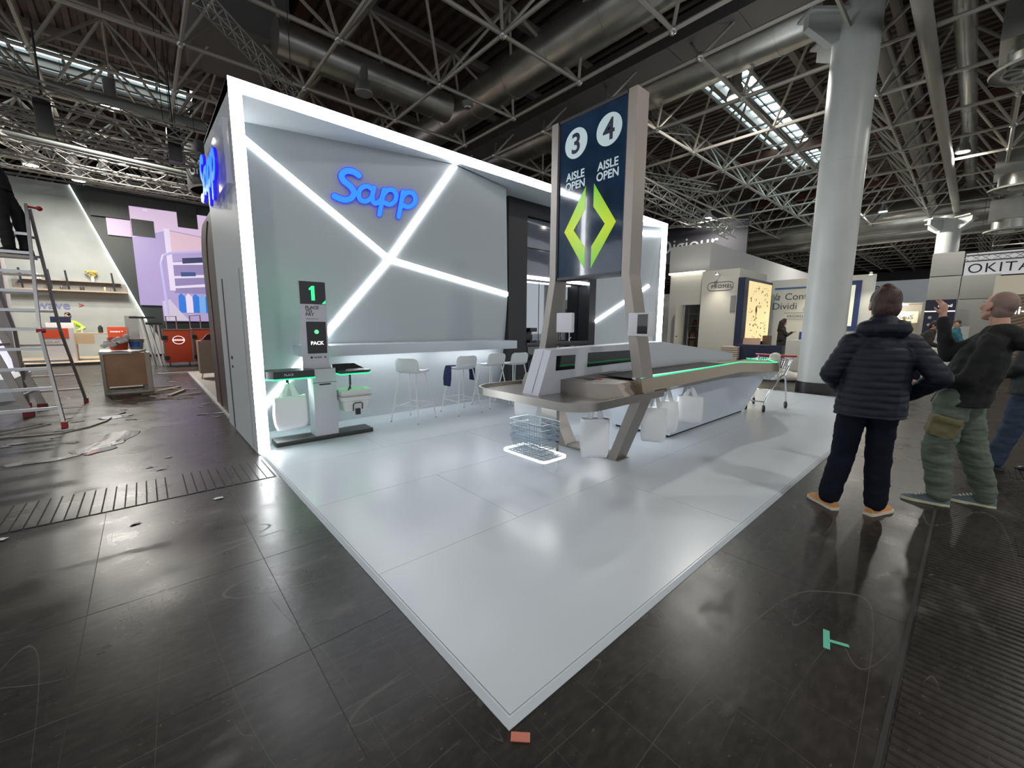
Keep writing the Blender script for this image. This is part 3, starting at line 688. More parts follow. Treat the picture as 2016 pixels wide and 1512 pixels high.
# white basket clipped under the packing shelf
wb = thing('shopping_basket', 'white plastic hand basket hanging under the PACK shelf', 'shopping basket', (2.02, 5.50, 0.42))
rs = []
for sx, sy, z, r in ((.155, .105, 0, .04), (.165, .115, .02, .05), (.178, .125, .13, .055), (.192, .137, .14, .06), (.198, .142, .27, .06), (.202, .146, .275, .06)):
    rs.append([(x, y, z) for x, y in rrect(sx * 2, sy * 2, r, 5)])
for k in range(1, len(rs) + 1): pass
inner = [[(x * .955, y * .945, z + .008) for x, y, z in r] for r in rs][::-1]
MB().rings(rs + inner, cap=True).build('basket_body', mat('milky_plastic', (.70, .70, .68), .4), wb, local=True, smooth=40)
MB().tube([(x, y, .20) for x, y in rrect(.405, .295, .06, 5)], .006, closed=True).build('grey_band', mat('grey_wire', (.3, .3, .3), .4), wb, local=True)
MB().tube([(-.06, -.125, .005), (-.06, -.14, .09), (-.04, -.145, .11), (.04, -.145, .11), (.06, -.14, .09), (.06, -.125, .02)], .007).bx(-.03, -.14, -.05, .03, -.11, .03).build('carry_handle', M_black, wb, local=True)
wb.location = (2.03, 5.46, .37)
MB().tube([(2.01, 5.515, .70), (2.01, 5.60, .60)], .008).tube([(2.01, 5.515, .71), (2.01, 5.515, .64)], .01).build('basket_hanger', M_black, pk)
# ------------------------------------------------------------------ double checkout with gantry sign
co = thing('checkout_counter', 'long double sided checkout with steel conveyor bed and white centre divider', 'checkout counter', (5, 3, ZT))
ZC = .80
# white base cabinet, flaring out towards the top and the far end
MB().hexa([(5.09, 2.56, .06), (7.75, 2.56, .06), (7.75, 3.44, .06), (5.09, 3.44, .06)], [(5.09, 2.40, .74), (8.35, 2.40, .74), (8.35, 3.60, .74), (5.09, 3.60, .74)]).build('base_cabinet', M_white, co, bevel=.006)
MB().hexa([(5.12, 2.59, ZT), (7.70, 2.59, ZT), (7.70, 3.41, ZT), (5.12, 3.41, ZT)], [(5.12, 2.59, .06), (7.70, 2.59, .06), (7.70, 3.41, .06), (5.12, 3.41, .06)]).build('plinth', M_rubber, co, smooth=0)
# conveyor beds: steel skirts on both sides, mirror images about y = 2.98
YM = 2.98
def skirt(s, nm):
    yo = lambda d: YM + s * d
    sec = []   # cross sections (y offset, z): outer bevel profile from x = 3.72 to far end
    for x, o, zt in ((3.72, .80, .965), (6.45, .78, .985), (7.15, .95, .95), (7.55, .95, .93), (8.2, .62, .93)):
        sec.append([Vector((x, yo(.20), ZC - .06)), Vector((x, yo(o - .22), ZC - .07)), Vector((x, yo(o), zt - .135)), Vector((x, yo(o - .02), zt)), Vector((x, yo(o - .055), zt)), Vector((x, yo(o - .06), zt - .025)), Vector((x, yo(.20), zt - .025))])
    if s > 0: pass
    return MB().rings(sec if s < 0 else [r[::-1] for r in sec]).build(nm, mat('bronze_steel', (.26, .22, .165), .32, .95), co, smooth=25)
for s in (-1, 1):
    k = skirt(s, 'conveyor_bed')
    yo = lambda d: YM + s * d
    MB().bx(3.74, yo(.24), .958, 6.35, yo(.66), .964).build('conveyor_belt', mat('black_belt', (.012, .012, .016), .7, bump=.1, bscale=300, spec=.2), k, smooth=0)
    MB().bx(3.74, yo(.66), .955, 6.4, yo(.705), .972).build('belt_rail', M_alu, k, smooth=0)
    g_ = MB(); pts = [(3.76, .757, .972), (6.45, .737, .992), (7.15, .905, .957), (7.55, .905, .937), (8.12, .60, .937), (8.12, .26, .937)]
    for a, b_ in zip(pts[:-1], pts[1:]): g_.bar((a[0], yo(a[1]), a[2]), (b_[0], yo(b_[1]), b_[2]), .016, .010)
    g_.build('green_light_line', M_green, k, smooth=0)
# tray with raised rim at the near end
poly = [(4.2, 2.20)] + [(x, y) for x, y in arc(2.72 + .30, 2.19 + .26, .27, 270, 180, 8)] + [(x, y) for x, y in arc(2.72 + .30, 3.78 - .26, .27, 180, 90, 8)] + [(4.2, 3.77)]
poly = [(x if i in (0, len(poly) - 1) else (2.72 + .30 + (x - 3.02) * 1.1), y) for i, (x, y) in enumerate(poly)]
MB().prism([(3.4 + (x - 3.4) * .985, YM + (y - YM) * .985) for x, y in poly][::-1], .03, Matrix.Translation((0, 0, ZC - .05))).build('tray_deck', M_steel, co, smooth=30)
MB().rings([[Vector((x, y, ZC - .06)), Vector((x, y, ZC + .018)), Vector((x + (3.4 - x) * .018 + .004, y + (YM - y) * .022, ZC + .018)), Vector((x + (3.4 - x) * .018 + .004, y + (YM - y) * .022, ZC - .03))] for x, y in poly]).build('tray_rim', M_steel, co, smooth=40)
# scanner housings
def housing(s):
    yo = lambda d: YM + s * d
    b = [(3.32, .05), (3.32, .56), (3.50, .755), (4.3, .765), (4.3, .05)]; t = [(3.32, .05), (3.32, .51), (3.47, .66), (4.3, .67), (4.3, .05)]
    B = [Vector((x, yo(d), ZC - .02)) for x, d in b]; T = [Vector((x, yo(d), .925 if x < 4 else .955)) for x, d in t]
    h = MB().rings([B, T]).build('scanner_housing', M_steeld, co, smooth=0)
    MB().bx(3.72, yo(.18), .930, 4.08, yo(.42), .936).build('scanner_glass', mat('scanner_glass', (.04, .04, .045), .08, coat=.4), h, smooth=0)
    MB().bx(3.5, yo(.1), .928, 3.64, yo(.32), .934).build('weigh_plate', M_black, h, smooth=0)
    MB().cyl((3.60, yo(.36), .93), (3.60, yo(.36), .94), .022).build('red_button', mat('red_button', (.6, .03, .02), .4), h)
housing(-1); housing(1)
# light bars under the beds
ul = mat('led_under_bed', (1, 1, 1), .5, emit=16., ecol=(.95, .98, 1.))
MB().bx(2.9, 2.60, ZC - .068, 2.96, 3.4, ZC - .058).build('under_light', ul, co, smooth=0)
for yy in (2.56, 3.38): MB().bx(4.05, yy, ZC - .084, 4.98, yy + .03, ZC - .074).build('under_light', ul, co, smooth=0)
# centre divider
d0, d1 = 2.93, 3.17
def divsec(x0, x1): return None
side = [(2.98, ZC - .02), (3.16, 1.245), (5.45, 1.285), (8.05, 1.02), (8.05, .90), (4.2, .93), (4.2, ZC - .02)]
def sidepoly(y): return [Vector((x, y, z)) for x, z in side]
dv = MB(); dv.rings([sidepoly(d0), sidepoly(d0 + .028), ]); dv = MB()
M_div = mat('divider_white', (.56, .58, .65), .32)
dv.rings([[p for p in sidepoly(d0)], [p for p in sidepoly(d1)]]).build('centre_divider', M_div, co, smooth=0)
dvo = co.children[-1]
MB().bar((2.985, 3.03, ZC), (3.158, 3.03, 1.238), .0025, .004, up=(0, 1, 0)).build('panel_seam', M_ink, dvo, smooth=0)
for i, (x0, x1, z0, z1) in enumerate(((3.235, 3.545, 1.025, 1.182), (3.77, 5.07, 1.03, 1.195))):
    for yy, s in ((d0, -1), (d1, 1)):
        MB().prism([(x0, z0 + .0), (x1, z0 + (.0 if i == 0 else .02)), (x1 + .01, z1), (x0 + .01, z1)], .004, Matrix(((1, 0, 0, 0), (0, 0, -1, yy + (.0 if s < 0 else .006)), (0, 1, 0, 0), (0, 0, 0, 1)))).build('display_window', M_glassblk, dvo, smooth=0)
MB().bar((3.2, d0 + .02, 1.247), (5.0, d0 + .02, 1.279), .03, .006).build('top_light_line', M_white, dvo, smooth=0)

# gantry: two bent steel posts on a floor bar carrying the aisle sign
gs = thing('gantry_sign', 'tall steel gantry holding the dark blue aisle 3 and 4 sign', 'sign', (3.86, YM, ZT))
GX0, GX1 = 3.76, 3.97
def post(s):
    yo = lambda d: YM + s * d
    P = [(.38 if s < 0 else .22, ZT), (.68, ZC + .02), (.46, 2.03), (.46, 3.80)]; wds = [.11, .115, .10, .10]; rs = []
    for (d, z), wd in zip(P, wds): rs.append([Vector((GX0, yo(d), z)), Vector((GX1, yo(d), z)), Vector((GX1, yo(d + wd), z)), Vector((GX0, yo(d + wd), z))])
    if s > 0: rs = [r[::-1] for r in rs]
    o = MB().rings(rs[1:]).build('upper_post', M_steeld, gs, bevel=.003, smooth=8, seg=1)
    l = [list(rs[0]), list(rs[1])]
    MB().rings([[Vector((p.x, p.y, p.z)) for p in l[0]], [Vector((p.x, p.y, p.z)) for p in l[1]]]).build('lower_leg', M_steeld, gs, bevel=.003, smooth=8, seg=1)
    MB().bx(GX0 - .005, yo(.30 if s < 0 else .16), ZT, GX1 + .005, yo(.52 if s < 0 else .36), ZT + .008).build('foot_plate', M_steeld, gs, smooth=0)
post(-1); post(1)
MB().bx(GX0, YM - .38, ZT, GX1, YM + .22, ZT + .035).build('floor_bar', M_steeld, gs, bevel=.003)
M_blu = mat('printed_blue_panel', (.014, .038, .082), .10, coat=.6, bump=.05, bscale=9, var=.35, vscale=3)
y0, y1, z0, z1 = YM - .46, YM + .46, 2.035, 3.80
MB().bx(GX0 + .01, y0, z0, GX1 - .01, y1, z0 + .03).bx(GX0 + .01, y0, z1 - .03, GX1 - .01, y1, z1).bx(GX0 + .01, y0, z0, GX1 - .01, y0 + .015, z1).bx(GX0 + .01, y1 - .015, z0, GX1 - .01, y1, z1).build('sign_frame', mat('dark_sign_frame', (.06, .06, .07), .4, .5), gs, smooth=0)
sp = MB().bx(GX0 + .025, y0 + .012, z0 + .028, GX1 - .025, y1 - .012, z1 - .028).build('sign_face', M_blu, gs, smooth=0)
M_pale = mat('pale_print', (.62, .76, .80), .35, emit=.10); M_navyp = mat('navy_print', (.012, .022, .06), .35)
def gradient_green():
    m = bpy.data.materials.new('printed_green_fade'); m.use_nodes = True; nt = m.node_tree; b = nt.nodes['Principled BSDF']
    g = nt.nodes.new('ShaderNodeTexCoord'); s = nt.nodes.new('ShaderNodeSeparateXYZ'); r = nt.nodes.new('ShaderNodeValToRGB')
    nt.links.new(g.outputs['Generated'], s.inputs[0]); nt.links.new(s.outputs[2], r.inputs[0]); nt.links.new(r.outputs[0], b.inputs['Base Color'])
    e = r.color_ramp.elements; e[0].color = (.10, .50, .02, 1); e[1].color = (.12, .55, .02, 1); q = e.new(.5); q.color = (.55, .72, .02, 1)
    nt.links.new(r.outputs[0], b.inputs['Emission Color']); b.inputs['Emission Strength'].default_value = .25; b.inputs['Roughness'].default_value = .2; return m
M_gg = gradient_green()
for sgn, mirror in ((1, 0), (-1, 1)):   # same print on both faces of the panel
    xf = GX0 + .0245 if sgn > 0 else GX1 - .0245
    fr = frame_of((xf, YM, z0), (0, -1 * sgn, 0))
    def at(u, v, d=.0): return fr @ Matrix.Translation((u, v, d))
    W_, H_ = .90, 1.765
    for u, v, ch, txt in ((-.212, 1.475, '3', 1), (.225, 1.478, '4', 1)):
        MB().prism(arc(0, 0, .158, 0, 360, 40)[:-1], .0015, at(u, v)).build('number_disc', M_pale, sp, smooth=0)
        text('number', ch, .29, at(u, v - .098, .0017), M_navyp, sp, .0008, .006, 'CENTER')
        text('lettering', 'AISLE\nOPEN', .118, at(u, v - .375, 0), M_pale, sp, .001, .0026, 'CENTER', sx=.93, shear=.0, lead=.88)
    for q in (-1, 1):
        pts = [(.05, .92), (.05, .70), (.19, .51 - .0), (.05, .29), (.05, .07), (.335, .50)]
        pts = [(.055, .99), (.055, .75), (.215, .545), (.045, .335), (.045, .10), (.355, .545)]
        pl = [(q * a + .0, b_) for a, b_ in pts]
        if q > 0: pl = pl[::-1]
        MB().prism(pl if q < 0 else pl, .0015, at(0, 0)).build('chevron', M_gg, sp, smooth=0)
# customer displays on the posts
def display(y, z, lab, s):
    o = thing('customer_display', lab, 'display', (GX0, y, z))
    MB().bx(-.10 if s < 0 else -.02, -.112 if s < 0 else -.09, -.115, 0.03, .112 if s < 0 else .15, .115).build('casing', mat('display_casing', (.66, .66, .70), .35), o, local=True, bevel=.012)
    MB().bx(-.106 if s < 0 else .028, -.105 if s < 0 else -.09, -.09, -.099 if s < 0 else .035, .005 if s < 0 else .09, .10).build('screen', M_glassblk, o, local=True, bevel=.006)
    return o
display(YM - .745, 1.515, 'small white terminal with black screen on the right steel post', -1)
display(YM + .26, 1.535, 'small white terminal casing beside the left steel post', 1)

# basket stand under the near end of the tray
bs = thing('basket_stand', 'steel basket post with white lit rounded shelf at the checkout end', 'basket stand', (3.0, 2.78, ZT))
MB().bx(3.0, 2.69, .24, 3.04, 2.90, ZC - .05).build('post', M_steel, bs, smooth=0)
MB().bx(3.01, 2.69, ZT, 3.03, 2.86, .26).build('glass_foot', mat('acrylic_foot', (.75, .8, .82), .1, alpha=.45), bs, smooth=0)
ring = rrect(.345, .60, .06, 6, 2.80, 2.80)
MB().rings([[Vector((x, y, .238)), Vector((x, y, .258)), Vector((2.80 + (x - 2.80) * .93, 2.80 + (y - 2.80) * .96, .258)), Vector((2.80 + (x - 2.80) * .93, 2.80 + (y - 2.80) * .96, .238))] for x, y in ring], closed=True).build('lit_shelf_edge', mat('lit_acrylic', (1, 1, 1), .4, emit=1.3, ecol=(.95, .98, 1)), bs)
mb = MB()
for i in range(12): mb.cyl((2.65, 2.54 + i * .048, .236), (2.96, 2.54 + i * .048, .236), .003, n=6)
for i in range(5): mb.cyl((2.66 + i * .07, 2.52, .232), (2.66 + i * .07, 3.08, .232), .003, n=6)
mb.build('shelf_grid', M_chrome, bs)
M_bask = mat('blue_grey_wire', (.26, .34, .41), .35, .5)
def wire_basket():
    t = thing('wire_basket', 'wire basket', 'shopping basket', (0, 0, 0), group='stack of wire shopping baskets')
    H = .155; top = rrect(.295, .46, .05, 4); bot = rrect(.225, .37, .04, 4)
    rim = MB().tube([(x, y, H) for x, y in top], .0045, 6, closed=True); rim.tube([(x * .93, y * .94, H * .62) for x, y in top], .0032, 6, closed=True); rim.tube([(x, y, 0) for x, y in bot], .0036, 6, closed=True)
    rim.build('rim', M_bask, t, local=True)
    w_ = MB(); N = 40
    def per(pl, f):
        L = [0]; m = len(pl)
        for i in range(m): L.append(L[-1] + math.dist(pl[i], pl[(i + 1) % m]))
        s = f * L[-1]
        for i in range(m):
            if s <= L[i + 1] + 1e-9: q = (s - L[i]) / max(L[i + 1] - L[i], 1e-9); a, b = pl[i], pl[(i + 1) % m]; return (a[0] + (b[0] - a[0]) * q, a[1] + (b[1] - a[1]) * q)
    for i in range(N):
        a = per(top, i / N); b = per(bot, i / N); w_.cyl((*a, H), (*b, 0), .0017, n=4)
    for i in range(-4, 5): w_.cyl((-.11, i * .041, 0), (.11, i * .041, 0), .0016, n=4)
    for i in range(-2, 3): w_.cyl((i * .042, -.18, 0), (i * .042, .18, 0), .0016, n=4)
    w_.build('wire_mesh', M_bask, t, local=True)
    MB().tube([(-.02, -.232, H), (-.02, -.26, H - .01), (-.02, -.265, H - .05), (.03, -.262, H - .05), (.03, -.255, H - .01), (.03, -.232, H)], .003).build('handle_hinge', M_bask, t, local=True)
    MB().bx(.148, -.19, H - .058, .154, -.03, H - .042).build('black_grip', M_black, t, local=True)
    return t
b0 = wire_basket(); b0.location = (2.80, 2.80, .262); b0['label'] = 'bottom wire basket of the stack on the lit shelf'
for i, l in enumerate(('second lowest wire basket of the stack on the lit shelf', 'second wire basket from the top of the stack', 'topmost wire basket of the stack below the tray')):
    dup(b0, (2.80, 2.80, .262 + .053 * (i + 1)), 0, l)

# carrier bags under the checkout
bag((3.38, 2.50, .76), -.85, 'white carrier bag hanging under the tray between the gantry legs', w=.31, h=.41, seed=11, handle=.20)
bag((4.30, 2.36, .76), -.95, 'first white carrier bag under the conveyor, right of the steel leg', w=.30, h=.40, seed=21, handle=.18)
bag((4.66, 2.40, .76), -.75, 'second white carrier bag of the bunch under the conveyor', w=.30, h=.38, seed=31, handle=.16)
bag((5.02, 2.28, .76), -1.05, 'third white carrier bag, farthest of the bunch under the conveyor', w=.32, h=.34, seed=41, handle=.12)
bag((3.45, 3.60, .76), -.6, 'white carrier bag under the far side of the tray, behind the baskets', w=.30, h=.24, seed=51, handle=.13)
MB().tube([(3.38, 2.50, .77), (3.38, 2.50, .74), (3.42, 2.50, .73)], .005).tube([(4.3, 2.36, .77), (4.3, 2.36, .74), (4.33, 2.36, .73)], .005).tube([(4.62, 2.42, .77), (4.62, 2.42, .74), (4.65, 2.42, .73)], .005).tube([(4.98, 2.3, .77), (4.98, 2.3, .74), (5.02, 2.3, .73)], .005).build('bag_hooks', M_chrome, co)

# ------------------------------------------------------------------ shopping trolley
tr = thing('shopping_trolley', 'chrome wire shopping trolley with red handle holding pale bags', 'shopping trolley', (8.45, 2.42, ZT))
def caster(x, y):
    c = MB().tube([(x, y, .055)], .05) if False else MB()
    M = Matrix.Translation((x, y, .0625)) @ Matrix.Rotation(PI / 2, 4, 'X') @ Matrix.Rotation(.5, 4, 'Y')
    c.lathe([(.035, -.014), (.060, -.014), (.0625, -.008), (.0625, .008), (.060, .014), (.035, .014)], n=20, M=M); o = c.build('wheel', M_rubber, tr, local=True)
    MB().bar((x - .02, y, .062), (x, y, .14), .02, .006).bar((x + .02, y, .062), (x, y, .14), .02, .006).cyl((x, y, .12), (x, y, .17), .014).build('caster_fork', M_chrome, o, local=True)
for x, y in ((-.50, -.10), (.22, -.24), (.25, .30), (-.45, .20)): caster(x, y)
ch = MB(); cr = .014
ch.tube([(-.50, -.10, .16), (-.42, -.12, .30), (-.06, -.20, .60), (.02, -.22, .62), (.08, -.23, .60), (.22, -.24, .16)], cr).tube([(-.45, .20, .16), (-.38, .22, .30), (.0, .28, .60), (.06, .29, .62), (.12, .295, .60), (.25, .30, .16)], cr)
ch.tube([(-.50, -.10, .18), (-.52, .05, .18), (-.45, .20, .18)], cr * .8).cyl((.22, -.24, .30), (.25, .30, .30), .009)
ch.tube([(.02, -.22, .62), (.28, -.27, .90), (.30, -.27, .94)], .011).tube([(.06, .29, .62), (.30, .31, .90), (.32, .31, .94)], .011)
ch.build('chassis', M_chrome, tr, local=True)
bk = MB()
c_b = [(-.36, -.14), (.16, -.20), (.20, .24), (-.33, .20)]; c_t = [(-.52, -.17), (.27, -.27), (.31, .31), (-.48, .24)]
def lerp(a, b, t): return (a[0] + (b[0] - a[0]) * t, a[1] + (b[1] - a[1]) * t)
for k, f in enumerate((0, .33, .66, 1.)):
    q = [lerp(a, b, f) for a, b in zip(c_b, c_t)]; bk.tube([(*p, .56 + .34 * f) for p in q], .0055 if f in (0, 1.) else .0035, 6, closed=True)
for e in range(4):
    n_ = 26 if e % 2 == 0 else 15
    for i in range(n_):
        f = i / n_; a = lerp(c_b[e], c_b[(e + 1) % 4], f); b = lerp(c_t[e], c_t[(e + 1) % 4], f); bk.cyl((*a, .56), (*b, .90), .0022, n=4)
for i in range(1, 12):
    a = lerp(c_b[0], c_b[1], i / 12); b = lerp(c_b[3], c_b[2], i / 12); bk.cyl((*a, .56), (*b, .56), .0025, n=4)
bk.build('wire_basket', M_chrome, tr, local=True)
MB().tube([(.30, -.32, .95), (.33, .36, .95)], .018).build('red_handle', mat('red_handle', (.42, .015, .02), .35), tr, local=True)
tb = MB(); tb.sph((0, 0, 0), .20, 16, 10, (.95, .85, .85)); tb.sph((.10, -.06, .16), .12, 12, 8, (.8, .8, 1.1)); tb.sph((-.18, .04, -.04), .12, 12, 8)
pc = fuse(tb, 'packaging_film', mat('cream_film', (.66, .65, .56), .35, bump=.6, bscale=25), None, .02, 2, lambda c, n: c + n * .03 * noise.noise(c * 12)); pc.location = (8.50, 2.46, ZT + .73)
tag(pc, 'crumpled cream packaging film bundled in the shopping trolley', 'packaging')
# ------------------------------------------------------------------ round columns
M_col = mat('painted_column', (.50, .52, .50), .38, var=.05, vscale=1.5)
def column(x, y, r, h, lab, base=.26):
    o = thing('round_column', lab, 'column', (x, y, 0))
    MB().cyl((x, y, base), (x, y, h), r, n=48).build('shaft', M_col, o)
    MB().cyl((x, y, 0), (x, y, base), r * 1.05, n=48).build('black_base', mat('black_column_base', (.02, .018, .018), .4), o)
    MB().cyl((x, y, h * .62), (x, y, h * .62 + .006), r * 1.003, n=48).build('joint_line', mat('joint_grey', (.4, .4, .38), .6), o)
    c = MB(); z = h - .75
    for a in ((48, 138) if x < 20 else (48, 138, 228, 318)):
        M = Matrix.Translation((x, y, 0)) @ Matrix.Rotation(math.radians(a), 4, 'Z')
        c.prism([(r * .9, z + .10), (r + .15, z), (r + .66, z + .32), (r + .66, z + .62), (r * .9, z + .62)], .16, M @ Matrix(((1, 0, 0, 0), (0, 0, -1, .08), (0, 1, 0, 0), (0, 0, 0, 1))))
        c.bx(r * .9, -.24, z + .56, r + .7, .22, z + .62, M)
    c.build('bracket_arms', M_col, o, smooth=0); return o
column(11.55, 2.31, .405, 8.0, 'thick white round column standing behind the stand floor')
column(31.6, 1.50, .44, 7.2, 'distant white round column with bracket head far down the hall')

# ------------------------------------------------------------------ left: neighbouring stands
dk = thing('dark_stand_wall', 'dark wood stand wall with rounded top corner and red light line', 'stand wall', (.95, 7.6, 0))
prof = [(7.54, .02), (9.45, .02), (9.62, 2.75)] + [(9.02 + .6 * math.cos(a), 2.65 + .55 * math.sin(a)) for a in (.35, .7, 1.05, 1.4)] + [(7.54, 3.22)]
def yz(prof, x0, d): return MB().prism(prof[::-1], d, Matrix(((0, 0, 1, x0), (1, 0, 0, 0), (0, 1, 0, 0), (0, 0, 0, 1))))
M_dwood = mat('dark_grey_wood', (.06, .048, .046), .5, var=.25, vscale=8, aniso=(1, 12, 1))
yz(prof, .93, .25).build('side_panel', M_dwood, dk, smooth=30)
MB().tube([(.925, 8.75, .05), (.925, 8.82, 1.5), (.925, 8.86, 2.5), (.925, 8.72, 2.9), (.925, 8.4, 3.12)], .009).build('red_light_line', mat('red_line', (.20, .03, .02), .5), dk)
MB().bx(.915, 7.54, 0.02, .94, 7.60, 3.2).build('edge_profile', M_black, dk, smooth=0)
cp = thing('neighbour_platform', 'low pale stand floor with aluminium edge strip behind the white stand', 'stand floor', (2, 12, 0), kind='structure')
MB().bx(.97, 7.54, .001, 7, 15.9, .022).build('carpet', mat('pale_vinyl_wood', (.40, .36, .31), .5), cp, smooth=0)
MB().bx(.90, 7.54, 0, .97, 16.0, .03).bx(.2, 15.9, 0, 3.5, 16.0, .035).build('edge_strip', M_alu, cp, smooth=0)
cbn = thing('wood_cabinet', 'light wood sideboard behind the dark rounded wall', 'cabinet', (1.25, 13.9, .022))
MB().bx(-.20, -.25, .15, .60, .25, 1.02).build('body', mat('oak_panel', (.30, .22, .17), .5, var=.12, vscale=10, aniso=(1, 1, 8)), cbn, local=True, bevel=.005)
for x in (-.15, .5):
    MB().cyl((x, -.18, .15), (x + (.04 if x > 0 else -.04), -.2, 0), .014).build('leg', mat('brass_leg', (.5, .38, .15), .35, .8), cbn, local=True)
dbx = thing('flight_bag', 'dark tool bag with red trim standing on the light wood sideboard', 'bag', (1.30, 13.9, 1.042)); MB().hexa([(-.16, -.14, 0), (.2, -.14, 0), (.2, .14, 0), (-.16, .14, 0)], [(-.02, -.1, .17), (.2, -.1, .22), (.2, .1, .22), (-.02, .1, .17)]).build('bag_shell', M_rubber, dbx, local=True, bevel=.01)
MB().bx(-.17, -.15, 0, .21, .15, .03).build('red_trim', mat('red_plastic', (.5, .03, .02), .5), dbx, local=True)

# hanging round fabric banner
hb = thing('hanging_banner', 'round dark hanging banner with white letters, half hidden by the stand', 'banner', (2.45, 16, 5.3))
n = 40
MB().rings([[Vector((2.45 + 1.08 * math.cos(2 * PI * j / n), 16 + 1.08 * math.sin(2 * PI * j / n), z)) for j in range(n)] for z in (5.48, 6.62)], cap=False).build('dark_fabric_ring', mat('charcoal_fabric', (.035, .035, .04), .7), hb)
MB().rings([[Vector((2.45 + r * math.cos(2 * PI * j / n), 16 + r * math.sin(2 * PI * j / n), z)) for j in range(n)] for r, z in ((1.08, 5.48), (1.03, 5.44), (1.03, 5.5))], cap=False).build('white_lining', mat('white_fabric', (.7, .7, .68), .7), hb)
for a in (150, 215, 300): MB().cyl((2.45 + 1.05 * math.cos(math.radians(a)), 16 + 1.05 * math.sin(math.radians(a)), 6.62), (2.45 + 1.05 * math.cos(math.radians(a)), 16 + 1.05 * math.sin(math.radians(a)), 7.5), .006).build('wire', M_rubber, hb)
for ch_, a in (('G', 206), ('Y', 216)):
    ar = math.radians(a); text('lettering', ch_, .52, frame_of((2.45 + 1.095 * math.cos(ar), 16 + 1.095 * math.sin(ar), 5.75), (-math.sin(ar), math.cos(ar), 0)), mat('white_print', (.8, .8, .8), .5), hb, .002, .006, 'CENTER', sx=.8)

# far left stand: platform, grey plaster wall, black wall with a tiled screen
lp = struct('floor_podium', MB().bx(-9, 21.2, 0, -.25, 25, .10), mat('oak_podium', (.46, .36, .25), .45, var=.1, vscale=3), smooth=0)
MB().bx(-9, 21.18, 0, -.25, 21.2, .085).build('podium_skirting', M_rubber, lp, smooth=0)
gw = thing('plaster_wall', 'tall grey concrete-look stand wall with slanted glowing edge', 'stand wall', (-4, 25, 0))
slo = lambda z: -.02 - (z - 2.0) * (1.66 / 4.93)
poly = [(-9, .1), (slo(.1) + .55 * 0 + .3, .1), (slo(1.6) + .05, 1.6), (slo(7.0), 7.0), (-9, 7.0)]
MB().prism(poly, .3, Matrix(((1, 0, 0, 0), (0, 0, 1, 25.0), (0, 1, 0, 0), (0, 0, 0, 1)))).build('plaster_panel', mat('grey_plaster', (.31, .325, .31), .7, var=.10, vscale=1.3, bump=.2, bscale=6), gw, smooth=0)
MB().bar((slo(1.6) + .05, 24.98, 1.6), (slo(7.0), 24.98, 7.0), .03, .05, up=(0, 1, 0)).build('light_line', mat('led_far', (1, 1, 1), .5, emit=3.2, ecol=(.9, .97, .95)), gw, smooth=0)
kw = thing('black_wall', 'tall black stand wall behind the tiled store screen', 'stand wall', (1, 25.2, 0))
MB().bx(-1.8, 25.05, .05, 4.2, 25.3, 7.05).build('black_panel', mat('black_panel_green', (.012, .017, .015), .5), kw, smooth=0)
sw = thing('video_wall', 'large lit screen showing a clothes shop, with black square tiles cut in', 'screen', (1.2, 24.9, 1.6))
def E_(n, c, e=.56): return mat(n, tuple(x * .08 for x in c), .4, emit=e, ecol=c)
yv = 24.96
def vq(name, pts, m, d=0.): return MB().prism([(x, z) for x, z in pts], .012, Matrix(((1, 0, 0, 0), (0, 0, -1, yv - d), (0, 1, 0, 0), (0, 0, 0, 1)))).build(name, m, scr if name != 'screen_tile' else sw, smooth=0)
lil = E_('screen_lilac', (.46, .36, .66)); pnk = E_('screen_pink', (.78, .58, .80)); whi = E_('screen_white', (.85, .75, .95)); vio = E_('screen_violet', (.30, .24, .48)); blu = E_('screen_blue', (.03, .20, .75)); dbl = E_('screen_dark_blue', (.04, .08, .25)); ros = E_('screen_rose', (.62, .36, .50)); sky_ = E_('screen_cyan', (.20, .45, .85))
scr = vq('screen_tile', [(.01, 2.3), (.01, 6.52), (3.1, 6.56), (3.1, 1.6), (.76, 1.6), (.76, 2.3)][::-1], lil); scr = sw.children[0]
vq('screen_tile', [(-.75, 5.21), (-.75, 5.9), (.0, 5.9), (.0, 5.21)][::-1], pnk)
vq('picture_ceiling', [(.01, 5.2), (.01, 6.5), (3.1, 6.54), (3.1, 5.5), (1.3, 5.7)][::-1], pnk, .013)
vq('picture_wall', [(1.3, 4.7), (1.3, 5.65), (3.1, 5.45), (3.1, 4.95)][::-1], E_('screen_peach', (.80, .55, .66)), .013)
vq('picture_column', [(1.1, 3.0), (1.1, 5.75), (1.3, 5.75), (1.3, 3.0)][::-1], whi, .014)
for a, b_, m in (((3.10, 3.02), .10, whi), ((3.55, 3.45), .10, whi), ((4.15, 4.05), .12, whi)): vq('picture_shelf', [(1.25, a[0] + .0), (1.25, a[0] + b_), (3.1, a[1] + b_ + .35), (3.1, a[1] + .3)][::-1], m, .015)
vq('picture_shelf_back', [(1.25, 2.9), (1.25, 4.3), (3.1, 4.6), (3.1, 2.9)][::-1], vio, .0135)
ar_ = MB(); ar_.tube([(.95, yv - .03, 1.7), (.88, yv - .03, 4.2), (.98, yv - .03, 4.55), (1.25, yv - .03, 4.68), (3.1, yv - .03, 5.0)], .055); ar_.build('picture_rail', E_('screen_rail', (.55, .50, .85)), scr)
vq('picture_sign', [(1.65, 4.25), (1.65, 4.5), (2.45, 4.62), (2.45, 4.38)][::-1], E_('screen_navy', (.03, .035, .12)), .02)
for k, (x, m) in enumerate(((1.35, blu), (1.62, whi), (1.88, blu), (2.12, sky_), (2.36, blu))):
    vq('picture_shirt', [(x, 2.0), (x + .02, 2.75), (x + .12, 2.9), (x + .26, 2.75), (x + .30, 2.0)][::-1], m, .02 + .002 * k)
